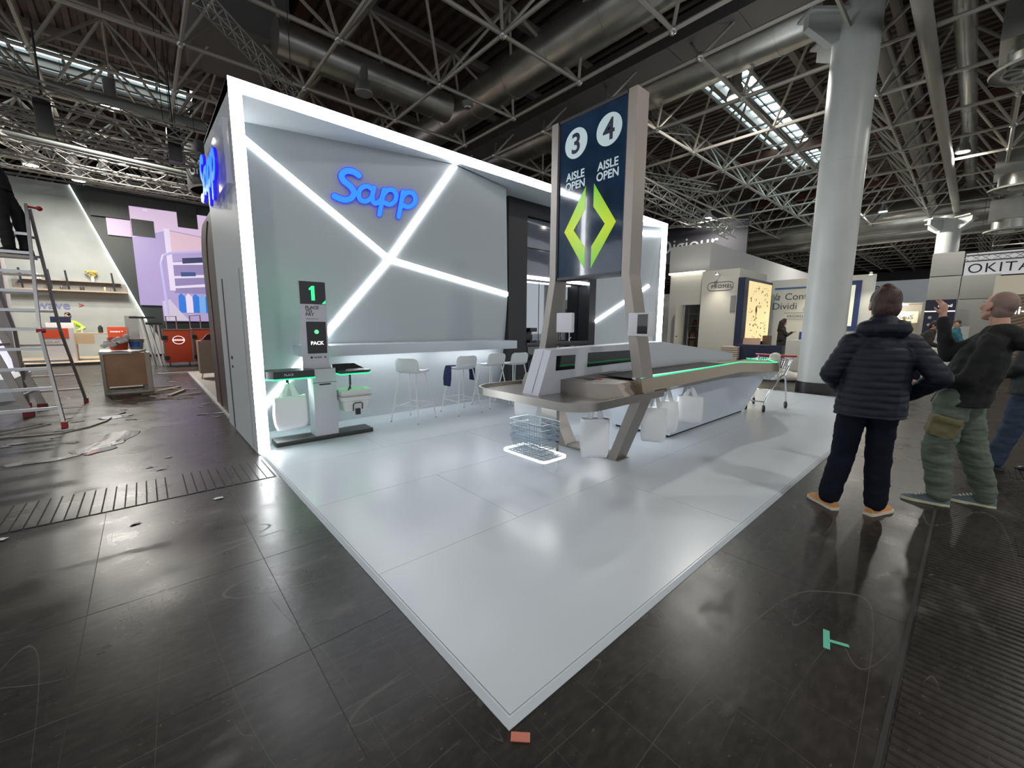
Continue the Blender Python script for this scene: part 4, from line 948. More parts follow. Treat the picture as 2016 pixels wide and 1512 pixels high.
vq('picture_jumper', [(.80, 1.62), (.78, 2.5), (1.05, 2.6), (1.35, 2.1), (1.7, 1.62)][::-1], E_('screen_knit', (.66, .58, .72)), .032)
vq('picture_boxes', [(1.55, 3.66), (1.55, 3.86), (2.1, 3.9), (2.1, 3.72)][::-1], dbl, .02); vq('picture_lamp', [(.45, 6.38), (.45, 6.46), (.62, 6.47), (.62, 6.39)][::-1], whi, .02)
bt = MB()
for x0, x1, z0, z1 in ((.03, .78, 5.28, 5.98), (1.62, 2.36, 5.88, 6.9), (-1.2, .0, 5.92, 6.6)):
    MB().bx(x0, yv - .09, z0, x1, yv - .03, z1).build('black_tile', _mats['black_panel_green'], sw, smooth=0)
MB().bx(.76, 24.4, 0, 4.2, 24.95, 1.45).build('screen_plinth', M_black, sw, smooth=0)
# shelf unit on the plaster wall
hs = thing('wall_shelf', 'long wall shelf with black brackets on the grey plaster wall', 'shelf', (-2, 24.8, 2.8))
M_shw = mat('shelf_wood', (.33, .27, .20), .5)
MB().bx(-3.6, 24.55, 2.76, -.35, 25, 2.82).build('lower_board', M_shw, hs, smooth=0); MB().bx(-3.4, 24.75, 3.17, -.55, 25, 3.2).build('upper_board', M_shw, hs, smooth=0)
MB().bx(-3.6, 24.97, 2.82, -.35, 25, 3.17).build('shade_board', mat('shelf_shadow_board', (.20, .18, .16), .6), hs, smooth=0)  # shade between the two shelf boards, put in as a darker board
for x in (-3.3, -2.55, -2.08, -.74): MB().bar((x, 24.58, 2.76), (x - .05, 24.58, 3.58), .03, .06, up=(1, 0, 0)).build('black_bracket', M_black, hs, smooth=0)
for i, (x, z, r, h, c, lab, zz) in enumerate(((-2.9, 3.2, .035, .22, (.6, .6, .6), 'clear glass on the upper shelf board', 0), (-2.83, 3.2, .03, .18, (.6, .6, .6), 'second glass on the upper shelf board', 0), (-2.3, 2.82, .05, .15, (.1, .1, .1), 'dark cup at the left of the lower shelf board', 0), (-1.72, 2.82, .07, .16, (.08, .07, .07), 'dark round tin on the lower shelf board', 0), (-1.05, 2.82, .04, .18, (.5, .4, .22), 'amber bottle on the lower shelf board', 0), (-.92, 2.82, .04, .11, (.2, .2, .2), 'small dark jar beside the amber bottle', 0))):
    tag(MB().lathe([(r * .8, 0), (r, .02), (r, h * .8), (r * .6, h)], (x, 24.72, z), 12).build('shelf_jar', mat('jar%d' % i, c, .3)), lab, 'jar', 'small jars on the wall shelf')
fv = thing('flower_vase', 'glass vase of dried yellow flowers on the wall shelf', 'vase', (-1.38, 24.82, 3.2))
MB().lathe([(.05, 0), (.06, .1), (.04, .2)], n=12).build('vase', mat('vase_glass', (.6, .62, .6), .1), fv, local=True)
f = MB()
for k in range(26):
    a = rnd.random() * 6.28; r = rnd.random() * .20; f.bar((0, 0, .15), (r * math.cos(a), r * .5 * math.sin(a), .25 + .18 * rnd.random()), .006, .006); f.sph((r * math.cos(a), r * .5 * math.sin(a), .33 + .1 * rnd.random()), .035, 6, 4)
f.build('dried_flowers', mat('dry_yellow', (.55, .42, .08), .7), fv, local=True)
text('wall_lettering', 'wave', .46, frame_of((-3.1, 24.985, 2.06), (1, 0, 0)), mat('violet_print', (.16, .17, .34), .6), gw, .004, .004)
text('wall_lettering', '>', .3, frame_of((-1.92, 24.985, 2.12), (1, 0, 0)), mat('red_print', (.4, .05, .05), .6), gw, .004, .004)

M_org = mat('orange_red_panel', (.62, .07, .02), .5); M_oak = mat('desk_oak', (.42, .32, .20), .5)
ds = thing('desk', 'light oak desk with black frame in front of the grey wall', 'desk', (-1.45, 22.4, .1))
MB().bx(-.55, -.35, .98, .95, .35, 1.02).bx(-.55, -.36, .62, .05, -.32, .98).build('top_and_modesty_panel', M_oak, ds, local=True, smooth=0)
for x in (-.5, .85): MB().bx(x - .03, -.3, .02, x + .03, .3, .05).bx(x - .03, -.03, .03, x + .03, .03, .98).build('leg', M_black, ds, local=True, smooth=0)
for i, (x, h, r, c, lab) in enumerate(((-1.72, .22, .035, (.55, .55, .55), 'pale bottle standing on the oak desk'), (-1.22, .28, .07, (.03, .03, .03), 'black canister standing on the oak desk'))):
    tag(MB().lathe([(r * .9, 0), (r, .02), (r, h * .8), (r * .6, h * .85), (r * .6, h)], (x, 22.4, 1.12), 14).build('desk_bottle', mat('dbot%d' % i, c, .4)), lab, 'bottle')
pc_ = thing('promo_counter', 'white promotion counter with red top band on the wooden podium', 'counter', (-2.25, 21.75, .1))
MB().bx(-.05, -.25, 0, .36, .25, 1.22).bx(-.42, -.25, 0, -.05, .25, 1.20).build('body', mat('counter_white', (.62, .60, .60), .5), pc_, local=True, smooth=0)
MB().bx(-.40, -.262, .86, .26, -.25, 1.20).build('red_band', M_org, pc_, local=True, smooth=0)
text('lettering', 'REPLAY', .12, frame_of((-2.62, 21.495, .80), (1, 0, 0)), mat('grey_print', (.5, .5, .5), .5), pc_, .002)
oc = thing('orange_crate', 'small orange transport crate with white print behind the brown box', 'crate', (-.72, 21.9, .1))
MB().bx(-.28, -.3, 0, .30, .3, 1.25).build('body', M_org, oc, local=True, bevel=.01); text('lettering', 'inwave >', .10, frame_of((-.93, 21.595, 1.15), (1, 0, 0)), M_wtxt, oc, .002)
ot = thing('side_table', 'small oak side table with black legs right of the orange crate', 'table', (-.22, 21.9, 0))
MB().bx(-.22, -.25, .86, .27, .25, .90).build('table_top', M_oak, ot, local=True, smooth=0)
for x in (-.12, .2): MB().bx(x - .015, -.02, 0, x + .015, .02, .86).build('leg', M_black, ot, local=True, smooth=0)

def flight_case(x, y, w, h, d, lab, gap=None):
    o = thing('flight_case', lab, 'flight case', (x, y, 0))
    MB().bx(-w / 2, -d / 2, .14, w / 2, d / 2, h).build('body', M_org, o, local=True, bevel=.006)
    e = MB()
    for a in (-w / 2, w / 2): e.bx(a - .02, -d / 2 - .01, .14, a + .02, -d / 2 + .02, h)
    e.bx(-w / 2, -d / 2 - .01, h - .03, w / 2, -d / 2 + .02, h + .01); e.build('steel_edging', M_steeld, o, local=True, smooth=0)
    for zz in (.3, h - .3): MB().bx(-w / 2 - .02, -d / 2 - .015, zz - .07, -w / 2 + .12, -d / 2, zz + .07).build('corner_latch', M_black, o, local=True, smooth=0)
    for a in (-w / 2 + .12, w / 2 - .12):
        MB().cyl((a - .02, -d / 2 + .1, .07), (a + .02, -d / 2 + .1, .07), .068, n=14).build('castor', mat('castor_grey', (.2, .17, .14), .6), o, local=True)
    return o
fc1 = flight_case(.88, 18.9, .78, 1.30, .6, 'large orange flight case with round white logo')
lgm = MB(); Q = frame_of((.90, 18.594, .92), (1, 0, 0)); r0 = .17
lgm.rings([[Q @ Vector((r * math.cos(2 * PI * j / 24), r * .85 * math.sin(2 * PI * j / 24), z)) for j in range(24)] for r, z in ((r0, 0), (r0, .003), (r0 * .9, .003), (r0 * .9, 0))], cap=False)
lgm.build('round_logo', M_wtxt, fc1, smooth=0); text('lettering', 'INWAVE', .085, Q @ Matrix.Translation((0, -.03, .003)), M_wtxt, fc1, .002, .002, 'CENTER')
flight_case(1.62, 19.0, .62, 1.32, .6, 'second orange flight case right of the logo case')
tf = MB()
for a, b_ in (((.62, 18.8, 1.30), (.62, 18.8, 1.75)), ((.62, 18.8, 1.75), (.90, 18.8, 1.75)), ((.90, 18.8, 1.75), (.90, 18.8, 1.30)), ((1.28, 18.8, 1.32), (1.28, 18.8, 1.78)), ((1.28, 18.8, 1.78), (1.58, 18.8, 1.80)), ((1.58, 18.8, 1.80), (1.58, 18.8, 1.32))): tf.cyl(a, b_, .02, n=6)
tag(tf.build('tube_frames', M_steeld), 'grey tube frames standing on top of the orange flight cases', 'frame')
bkl = thing('stacked_trestles', 'stack of folded aluminium trestles with black tops beside the flight case', 'trestle', (.1, 19.4, 0))
MB().bx(-.42, -.3, 1.66, .25, .1, 1.72).bx(-.02, -.35, 1.45, .42, .05, 1.52).build('black_tops', M_black, bkl, local=True, smooth=0)
for k, (a, b_) in enumerate((((-.2, -.2, 1.66), (-.05, -.3, 0)), ((-.1, 0, 1.66), (.12, -.1, 0)), ((.06, -.2, 1.45), (.3, -.3, 0)), ((.2, 0, 1.45), (.12, .0, 0)), ((.3, -.1, 1.45), (.36, -.15, 0)))): MB().bar(a, b_, .05, .05).build('leg', M_alu, bkl, local=True, smooth=0)
MB().bx(-.55, .3, 0.0, -.2, .34, 1.75).build('plastic_sheet', mat('milky_sheet', (.5, .5, .5), .3, alpha=.5), bkl, local=True, smooth=0)

# brown box on a pallet with buckets
cr = thing('shipping_crate', 'brown paper covered shipping crate standing on the dark floor', 'crate', (-.36, 12.45, 0), .04)
MB().hexa([(-.36, -.40, .16), (.34, -.40, .16), (.34, .42, .16), (-.36, .42, .16)], [(-.36, -.40, .85), (.34, -.40, .85), (.34, .42, .85), (-.36, .42, .85)]).build('crate_body', mat('brown_board', (.42, .25, .15), .7, var=.15, vscale=3), cr, local=True, bevel=.006)
p = MB()
for a in ((-.38, -.36), (.32, .40)): p.bx(a[0], -.42, 0, a[1], -.38, .86) if False else p.bx(a[0], -.415, 0, a[0] + .05 if a[0] < 0 else a[1] - .0, -.39, .86)
p.bx(-.38, -.42, 0, .40, -.36, .05).bx(-.38, .36, 0, .40, .42, .05).bx(.36, -.4, 0, .41, .42, .86).bx(-.38, -.3, .05, -.3, .3, .16).bx(.26, -.3, .05, .34, .3, .16)
p.build('wooden_battens', mat('grey_batten', (.50, .45, .38), .7), cr, local=True, smooth=0)
MB().hexa([(-.40, -.42, .85), (.12, -.42, .85), (.40, .44, .85), (-.40, .44, .85)], [(-.38, -.40, .90), (.1, -.38, .88), (.38, .42, .90), (-.38, .42, .92)]).build('film_cover', mat('milky_film', (.62, .62, .60), .35, bump=.6, bscale=12), cr, local=True)
def bucket(x, y, z, r, h, m, lab, tilt=0):
    o = thing('paint_bucket', lab, 'bucket', (x, y, z)); o.rotation_euler = (0, tilt, 0)
    MB().lathe([(r * .8, 0), (r, h), (r * 1.06, h), (r * 1.06, h * .93), (r, h * .93)], n=24).build('pail', m, o, local=True)
    MB().tube([(r * math.cos(a) * 1.05, -.03, h * .9 - r * .9 * math.sin(a)) for a in [PI * k / 10 for k in range(11)]], .006).build('wire_handle', M_chrome, o, local=True); return o
bucket(-.42, 12.30, .92, .165, .27, M_org, 'red bucket standing on the brown crate')
bk2 = bucket(-.14, 12.35, .92, .13, .23, mat('grey_pail', (.30, .30, .32), .5), 'grey pail with blue label standing on the brown crate')
MB().rings([[(.128 * math.cos(a), .128 * math.sin(a), z) for a in [-2.6 + k * .14 for k in range(12)]] for z in (.06, .17)], cap=False).build('blue_label', mat('blue_label', (.03, .15, .5), .5), bk2, local=True)
film = MB()
for k in range(9): film.sph((-.64 + k * .045, 12.12 + .02 * math.sin(k * 2), 1.02 + .05 * math.sin(k * 1.7) + .02 * k), .07, 8, 6, (1, .4, .7))
tag(fuse(film, 'plastic_film', mat('white_film', (.8, .8, .78), .4, bump=.5, bscale=25), None, .015, 1, lambda c, n: c + n * .02 * noise.noise(c * 20)), 'crumpled clear plastic film caught on the crate beside the red bucket', 'plastic film')

# ladders
M_lad = mat('ladder_aluminium', (.55, .56, .58), .35, .7); M_ladd = mat('ladder_aluminium_brown', (.42, .38, .35), .4, .6); M_foot = mat('red_rubber_foot', (.42, .02, .02), .5)
la = thing('step_ladder', 'tall aluminium double ladder with red feet carrying a worker', 'ladder', (-1.2, 9.8, 0))
AP = Vector((-1.14, 9.72, 3.2))
def rail(pts, m, w_=(.035, .075)):
    o = MB()
    for a, b_ in zip(pts[:-1], pts[1:]): o.bar(a, b_, *w_, up=(0, 1, .2))
    r = o.build('rail', m, la, smooth=0)
    p = Vector(pts[-1]); MB().bx(p.x - .03, p.y - .05, 0, p.x + .03, p.y + .05, .085).build('red_foot', M_foot, r, smooth=0)
fR = [AP + Vector((0, -.04, .05)), Vector((-1.14, 9.2, 1.38)), Vector((-.97, 8.62, .03))]; fL = [Vector((-1.74, 9.68, 3.25)), Vector((-1.78, 9.2, 1.38)), Vector((-1.96, 8.62, .03))]
bR = [AP + Vector((.02, .03, 0)), Vector((-1.05, 10.35, 1.36)), Vector((-.93, 11.15, .03))]; bL = [Vector((-1.72, 9.75, 3.2)), Vector((-1.55, 10.35, 1.36)), Vector((-1.64, 11.1, .03))]
rail(fR, M_lad); rail(fL, M_lad); rail(bR, M_ladd); rail(bL, M_ladd)
def along(P, z):
    for a, b_ in zip(P[:-1], P[1:]):
        if min(a.z, b_.z) <= z <= max(a.z, b_.z): return a + (b_ - a) * ((z - a.z) / (b_.z - a.z))
for k in range(10):
    z = .28 + k * .28
    MB().bar(along(fL, z), along(fR, z), .06, .04).build('rung', M_lad, la, smooth=0)
    if z < 3.1: MB().bar(along(bL, z), along(bR, z), .05, .035).build('rung', M_ladd, la, smooth=0)
MB().bar((-1.72, 9.66, 2.47), (-1.12, 9.66, 2.47), .26, .035).build('platform_tread', M_ladd, la, smooth=0)
MB().cyl(AP + Vector((-.02, -.06, .02)), AP + Vector((.12, -.06, .01)), .016).sph(AP + Vector((.13, -.06, .01)), .035).build('red_stop', M_foot, la); MB().cyl(Vector((-1.17, 9.18, 1.38)), Vector((-1.08, 9.18, 1.38)), .03).build('hinge_knob', M_foot, la)
lb = thing('leaning_ladder', 'second aluminium ladder leaning to the left with dark red feet', 'ladder', (-1.5, 10.4, 0))
r1 = [(-1.48, 9.98, .03), (-2.35, 9.98, 3.4)]; r2 = [(-1.43, 10.8, .03), (-2.3, 10.8, 3.4)]
for r in (r1, r2):
    q = MB().bar(r[0], r[1], .10, .04, up=(0, 1, 0)).build('rail', M_ladd, lb, smooth=0); MB().bx(r[0][0] - .07, r[0][1] - .05, 0, r[0][0] + .05, r[0][1] + .05, .09).build('red_foot', mat('dark_red_foot', (.16, .01, .015), .5), q, smooth=0)
for k in range(8):
    t = .09 + k * .12; a = Vector(r1[0]).lerp(Vector(r1[1]), t); b_ = Vector(r2[0]).lerp(Vector(r2[1]), t); MB().bar(a, b_, .05, .035).build('rung', M_lad, lb, smooth=0)
lb2 = thing('lit_display_plinth', 'white glowing display plinth behind the ladders', 'plinth', (-2.2, 14.2, 0))
MB().hexa([(-2.52, 14.1, .0), (-2.25, 14.1, .0), (-2.25, 14.5, .0), (-2.52, 14.5, .0)], [(-2.60, 14.1, 1.35), (-2.33, 14.1, 1.35), (-2.33, 14.5, 1.35), (-2.60, 14.5, 1.35)]).build('body', mat('lilac_glow', (.8, .8, .95), .5, emit=.5, ecol=(.80, .80, 1.)), lb2, smooth=0)
tag(MB().bx(-4.2, 17, 0, -2.6, 17.5, 3.2).build('partition_panel', mat('mauve_grey_panel', (.50, .46, .46), .6), smooth=0), 'tall mauve grey partition panel behind the ladder', 'partition')
tag(MB().bx(-4.5, 12.2, 0, -1.95, 14.0, .42).build('white_podium', mat('podium_white', (.62, .63, .68), .4)), 'low white podium at the left edge behind the ladder feet', 'podium')

# debris on the floor
M_film = mat('clear_film', (.60, .58, .56), .3, bump=.8, bscale=30, alpha=.75)
def crumple(name, pts, wd, lab, cat, m, seed, group=None):
    R = random.Random(seed); N = len(pts); rs = []
    for i, p in enumerate(pts):
        a = Vector(pts[max(i - 1, 0)]); b_ = Vector(pts[min(i + 1, N - 1)]); t = (b_ - a).normalized(); nn = Vector((-t.y, t.x, 0)); ww = wd[i]
        up_, dn = [], []
        for j in range(9):
            f = j / 8 - .5; up_.append(Vector((p[0], p[1], 0)) + nn * f * ww + Vector((R.uniform(-.02, .02), R.uniform(-.02, .02), .006 + (.25 - f * f) * ww * .35 * R.uniform(.2, 1))))
        for j in range(8, -1, -1):
            f = j / 8 - .5; q = Vector((p[0], p[1], 0)) + nn * f * ww; dn.append(Vector((q.x, q.y, .003)))
        rs.append(up_ + dn)
    return tag(MB().rings(rs).build(name, m, smooth=20), lab, cat, group)
crumple('plastic_wrap', [(-1.21, 6.62), (-1.1, 6.66), (-1.0, 6.64), (-.92, 6.64), (-.84, 6.62), (-.75, 6.66), (-.66, 6.68)], [.10, .16, .12, .18, .14, .10, .05], 'long twisted strip of clear plastic wrap on the dark floor', 'plastic wrap', M_film, 3)
crumple('plastic_wrap', [(-.66, 6.70), (-.62, 6.85), (-.55, 7.0), (-.48, 7.12), (-.42, 7.22), (-.36, 7.42), (-.33, 7.65)], [.12, .34, .30, .36, .28, .32, .36], 'crumpled clear bag joined to the end of the long plastic strip', 'plastic wrap', M_film, 5)
crumple('paper_scrap', [(-.55, 6.72), (-.47, 6.80), (-.38, 6.84)], [.14, .17, .12], 'white torn paper beside the crumpled plastic bag', 'paper scrap', mat('white_paper', (.62, .64, .66), .7), 7)
crumple('plastic_wrap', [(-.62, 6.62), (-.53, 6.72), (-.48, 6.78)], [.05, .10, .06], 'pink plastic piece showing under the crumpled bag', 'plastic wrap', mat('pink_film', (.6, .3, .27), .5), 9)
crumple('paper_scrap', [(-.62, 9.0), (-.52, 9.05), (-.38, 9.1), (-.28, 9.05)], [.18, .3, .3, .12], 'folded printed leaflet lying on the floor left of the crate', 'leaflet', mat('printed_leaflet', (.35, .42, .50), .5, var=.6, vscale=25), 11)
for i in range(34):
    x = rnd.uniform(-1.7, .8); y = rnd.uniform(7.3, 14.5); s = rnd.uniform(.03, .12)
    crumple('litter_scrap', [(x, y), (x + s * .8, y + rnd.uniform(-.05, .05)), (x + s * 1.6, y + rnd.uniform(-.06, .06))], [s * .4, s * .8, s * .3], 'small pale scrap of packing litter on the dark floor at left', 'litter', mat('litter_white', (.50, .46, .42), .7) if i % 3 else _mats['white_paper'], 20 + i, 'pale packing scraps scattered on the floor at left')
for i, (x, y, a, L) in enumerate(((.30, 12.0, .9, .7), (.42, 11.3, 1.2, .75), (.15, 11.6, .3, .6), (.35, 10.6, -.3, .6), (.5, 11.9, 2.3, .45), (.22, 12.6, .1, .5), (.62, 10.9, .6, .5), (.1, 10.9, 2.0, .5))):
    c_, s_ = math.cos(a) * L / 2, math.sin(a) * L / 2
    tag(MB().bar((x - c_, y - s_, .02), (x + c_, y + s_, .022), .07 if i < 2 else .03, .035 if i < 2 else .02).build('wood_offcut', mat('pale_pine', (.50, .38, .25), .6), smooth=0), 'pale pine offcut on the floor right of the brown crate', 'wood offcut', 'pine offcuts right of the crate')
for i, (x, y) in enumerate(((-.10, 5.6), (-.01, 5.45), (.05, 5.9), (-.9, 4.35), (.33, 4.2), (-.2, 4.05))):
    crumple('litter_scrap', [(x, y), (x + .03, y + .01), (x + .05, y)], [.015, .025, .01], 'tiny pale scrap near the slatted floor cover', 'litter', _mats['white_paper'], 90 + i, 'tiny scraps near the slatted floor cover')
cab = MB().tube([(-1.9, 8.2, .012), (-1.45, 8.32, .012), (-1.2, 8.2, .012), (-.95, 8.15, .012), (-.72, 8.35, .012), (-.55, 8.7, .012), (-.48, 9.1, .012), (-.35, 9.4, .012)], .011, 6)
tag(cab.build('extension_cable', mat('beige_cable', (.45, .40, .34), .5)), 'beige cable curving across the floor in front of the ladder', 'cable')
cab = MB().tube([(-1.9, 8.75, .012), (-1.5, 8.9, .012), (-1.25, 9.1, .012), (-1.15, 9.0, .012), (-1.35, 8.75, .012), (-1.55, 8.6, .012), (-1.9, 8.5, .012)], .009, 6)
tag(cab.build('extension_cable', mat('beige_cable', (.45, .40, .34), .5)), 'second thin beige cable looped under the ladder', 'cable')
# green tape mark
tp = thing('tape_mark', 'small mint green T of adhesive tape on the dark floor', 'tape', (2.33, .30, 0))
M_mint = mat('mint_tape', (.12, .52, .38), .6)
MB().bar((2.415, .335, .0012), (2.27, .305, .0012), .026, .002).bar((2.335, .315, .003), (2.365, .238, .003), .02, .002).build('tape_strip', M_mint, tp, smooth=0)
tag(MB().bar((.875, .975, .004), (.925, .925, .004), .035, .004).build('tape_scrap', mat('salmon_tape', (.55, .18, .12), .6)), 'scrap of salmon red tape under the front corner of the white floor', 'tape')

# ------------------------------------------------------------------ rigging trusses and chain hoists
M_rig = mat('rigging_aluminium', (.33, .32, .30), .5, .3)
V3 = lambda *a: Vector(a)
def box_truss(p, q, s, lab, m=None, step=None, name='lighting_truss'):
    p, q = Vector(p), Vector(q); t = (q - p).normalized(); L = (q - p).length; u = Vector((0, 0, 1)); x = t.cross(u).normalized()
    o = thing(name, lab, 'truss', p); c = MB(); d = MB(); h = s / 2; r = s * .075
    cs = [x * a * h + u * b * h for a, b in ((-1, -1), (1, -1), (1, 1), (-1, 1))]
    for k in cs: c.cyl(p + k, q + k, r, n=6)
    step = step or s * 1.25; n_ = int(L / step)
    for i in range(n_):
        for k in range(4):
            a, b = cs[k], cs[(k + 1) % 4]
            if (i + k) % 2: a, b = b, a
            d.cyl(p + a + t * i * step, p + b + t * (i + 1) * step, r * .55, n=4)
    c.build('main_tubes', m or M_rig, o); d.build('lacing', m or M_rig, o)
    for f_ in (.12, .88):
        c_ = p.lerp(q, f_); MB().cyl(c_ + V3(0, 0, h), (c_.x, c_.y, 9.26), .008, n=5).build('hanging_wire', M_rubber, o)
    return o
for p, q, s, lab in (((.85, 6.5, 5.3), (2.75, 9.5, 5.9), .16, 'slim lighting truss slanting down towards the top of the white stand'),
    ((-3, 12.8, 6.15), (1.3, 13.2, 5.95), .30, 'aluminium truss crossing above the left stands, highest of the bundle'),
    ((-3, 13.6, 5.7), (1.5, 13.8, 5.65), .30, 'second aluminium truss of the bundle above the left stands'),
    ((-4, 15.2, 6.15), (1.9, 15.8, 6.1), .34, 'third aluminium truss of the bundle above the left stands'),
    ((-4, 16.5, 5.9), (2.1, 17.3, 5.9), .34, 'long aluminium truss below the bundle at left'),
    ((-4, 18.5, 6.0), (2.3, 18.9, 6.05), .34, 'aluminium truss behind the hanging round banner'),
    ((-1.25, 24.4, 7.2), (3.4, 24.6, 7.15), .34, 'truss running along the top of the black screen wall'),
    ((-2.6, 16.6, 6.45), (-1.35, 23.8, 7.25), .45, 'truss running back to the top corner of the grey plaster wall'),
    ((9.3, 8.2, 6.45), (24.4, 9.4, 6.45), .42, 'long heavy truss passing behind the aisle sign towards the far stands'),
    ((12.2, 8.6, 8.0), (14.4, 7.2, 8.0), .30, 'short truss piece right of the aisle sign near the roof'),
    ((13.5, 9.8, 7.2), (18.4, 8.0, 7.2), .30, 'middle truss piece under the roof right of the aisle sign'),
    ((22.5, 12.0, 7.2), (25.7, 9.2, 7.2), .36, 'far truss piece above the white neighbouring stand')): box_truss(p, q, s, lab)
for x, y, z, h, lab in ((-1.12, 13.2, 5.62, .42, 'black chain hoist hanging at the left above the ladder'), (.98, 13.6, 5.75, .42, 'black chain hoist hanging left of the stand corner')):
    o = thing('chain_hoist', lab, 'hoist', (x, y, z))
    MB().bx(-.13, -.13, -.3, .13, .13, h).build('motor_body', M_black, o, local=True, bevel=.02); MB().cyl((0, 0, h), (0, 0, 7.5 - z), .018, n=6).build('chain', M_rubber, o, local=True)
for p, q, r, lab in (((-4, 17.6, 6.5), (4, 18.2, 6.4), .10, 'pale round pipe crossing over the left stands'), ((-6, 20.6, 8.9), (2.6, 20.9, 8.9), .09, 'upper pale pipe running below the left skylight'), ((-3, 16.6, 7.55), (2, 16.6, 7.55), .13, 'thick pale pipe in front of the left skylight')):
    tag(MB().cyl(p, q, r, n=12).build('pipe', mat('pale_pipe', (.24, .26, .25), .5)), lab, 'pipe')
tag(MB().quad((-4, 11.2, 9.9), (-1.0, 11.2, 9.9), (-1.0, 13.4, 9.9), (-4, 13.4, 9.9)).bx(-4, 11.2, 9.9, -1, 13.4, 10.3).build('roof_access_box', mat('grey_box', (.26, .27, .26), .6)), 'plain grey box under the roof at the top left', 'roof box')
tag(MB().bx(1.55, 12.5, 8.5, 3.5, 15.2, 10.2).build('ventilation_housing', mat('vent_grey', (.22, .215, .21), .6)), 'large plain dark ventilation housing above the stand corner', 'ventilation housing')
sp1 = thing('sprinkler_siren', 'small round siren hanging from the space frame above the stand wall', 'siren', (7.0, 9.68, 7.40))
MB().lathe([(.05, 0), (.14, -.02), (.15, -.12), (.1, -.14), (.08, -.18)][::-1], n=16).cyl((0, 0, 0), (0, 0, .08), .012, n=6).build('siren_body', M_refl, sp1, local=True)
# ------------------------------------------------------------------ right: far stands
M_cream = mat('cream_stand_wall', (.60, .585, .53), .6); M_greyw = mat('grey_white_wall', (.50, .50, .49), .6); M_navy = mat('navy_frame', (.012, .018, .055), .45)
M_spot = mat('spot_glow', (1, .97, .85), .5, emit=6., ecol=(1, .95, .8))
nb = thing('neighbour_stand', 'pale grey neighbouring stand block behind the white frame', 'stand', (18.6, 8.1, 0))
MB().bx(18.7, 8.05, 3.9, 36, 9.9, 5.12).bx(18.7, 8.05, 0, 36, 8.2, 3.9).build('upper_fascia', M_greyw, nb, smooth=0)
MB().bx(18.0, 6.54, 0, 18.25, 8.02, 3.82).bx(18.26, 6.54, 3.46, 21.2, 6.74, 3.82).build('corner_tower', M_cream, nb, smooth=0)
text('lettering', 'PROMEL', .21, frame_of((17.99, 7.62, 3.08), (0, -1, 0)), M_ink, nb, .002, 0., spacing=1.15)
MB().tube([Vector((17.99, 7.25 - x, 3.155 + y)) for x, y in rrect(1.02, .34, .16, 5)], .008, 6, closed=True).build('oval_outline', M_ink, nb)
MB().bx(17.98, 6.60, 2.1, 17.995, 6.80, 2.75).build('notice_strip', mat('notice_grey', (.22, .22, .22), .6), nb, smooth=0)
MB().bx(18.3, 8.02, 2.45, 18.45, 9.6, 3.9).bx(18.3, 8.95, 0, 18.45, 9.6, 2.45).bx(18.3, 8.02, 0, 18.45, 8.16, 2.45).build('door_wall', M_cream, nb, smooth=0)
MB().bx(18.1, 8.02, 3.80, 18.2, 9.6, 3.87).build('light_tube', mat('warm_tube', (1, 1, .9), .5, emit=3., ecol=(1, .98, .85)), nb, smooth=0)
dl = MB().bx(17.75, 8.95, .05, 18.3, 9.0, 2.45).build('door_leaf', mat('cream_door', (.60, .58, .50), .5), nb, smooth=0)
MB().bx(17.78, 8.93, 1.05, 17.92, 8.95, 1.08).build('door_handle', M_chrome, dl)
MB().bx(19.9, 8.21, 0, 20.0, 9.6, 2.6).build('store_back_wall', mat('store_grey', (.16, .16, .16), .7), nb, smooth=0)
rk = thing('storage_rack', 'wooden storage rack seen through the open doorway', 'rack', (19.6, 8.6, 0)); r_ = MB()
for z in (.4, .95, 1.5, 2.05): r_.bx(19.4, 8.25, z, 19.85, 9.2, z + .04)
for y in (8.25, 8.7, 9.15): r_.bx(19.4, y, 0, 19.44, y + .04, 2.4)
r_.build('rack_frame', mat('rack_white', (.45, .42, .38), .5), rk, smooth=0)
b_ = MB()
for k in range(12): b_.bx(19.5, 8.32 + k * .07, .1, 19.8, 8.36 + k * .07, 1.2 + .9 * rnd.random())
b_.build('timber_boards', mat('timber_brown', (.22, .13, .07), .6), rk, smooth=0)
tt = thing('black_trolley', 'black hand trolley parked in the open doorway', 'trolley', (18.7, 8.55, 0))
MB().tube([(18.7, 8.72, .15), (18.7, 8.74, 1.15), (18.7, 8.66, 1.32), (18.7, 8.44, 1.32), (18.7, 8.36, 1.15), (18.7, 8.38, .15)], .025).tube([(18.7, 8.72, .9), (18.7, 8.38, .9)], .02).bx(18.55, 8.36, .05, 18.75, 8.74, .1).build('tube_frame', M_black, tt)
# navy light box with yellow poster
lbx = thing('poster_light_box', 'deep navy light box with glowing yellow illustrated poster', 'light box', (19.8, 6.4, .7))
MB().bx(17.93, 6.28, .70, 21.2, 6.54, 3.44).build('navy_box', M_navy, lbx, smooth=0)
ps = MB().bx(18.35, 6.265, .88, 21.08, 6.28, 3.33).build('yellow_poster', mat('poster_yellow', (.9, .75, .38), .5, emit=.42, ecol=(1., .78, .40)), lbx, smooth=0)
mk = MB()
for k in range(95):
    a = rnd.uniform(-1, 1); h_ = rnd.uniform(-1, 1); x = 19.70 + a * (1.15 - .2 * abs(h_)); z = 2.1 + h_ * 1.08
    if abs(a) < .25 and abs(h_) < .12: continue
    s = rnd.uniform(.012, .05); an = rnd.uniform(0, 3.1)
    mk.prism([(s * 1.6 * math.cos(an + b * 1.26) * (1 if b % 2 else .4), s * math.sin(an + b * 1.26)) for b in range(5)], .003, frame_of((x, 6.262, z), (1, 0, 0)))
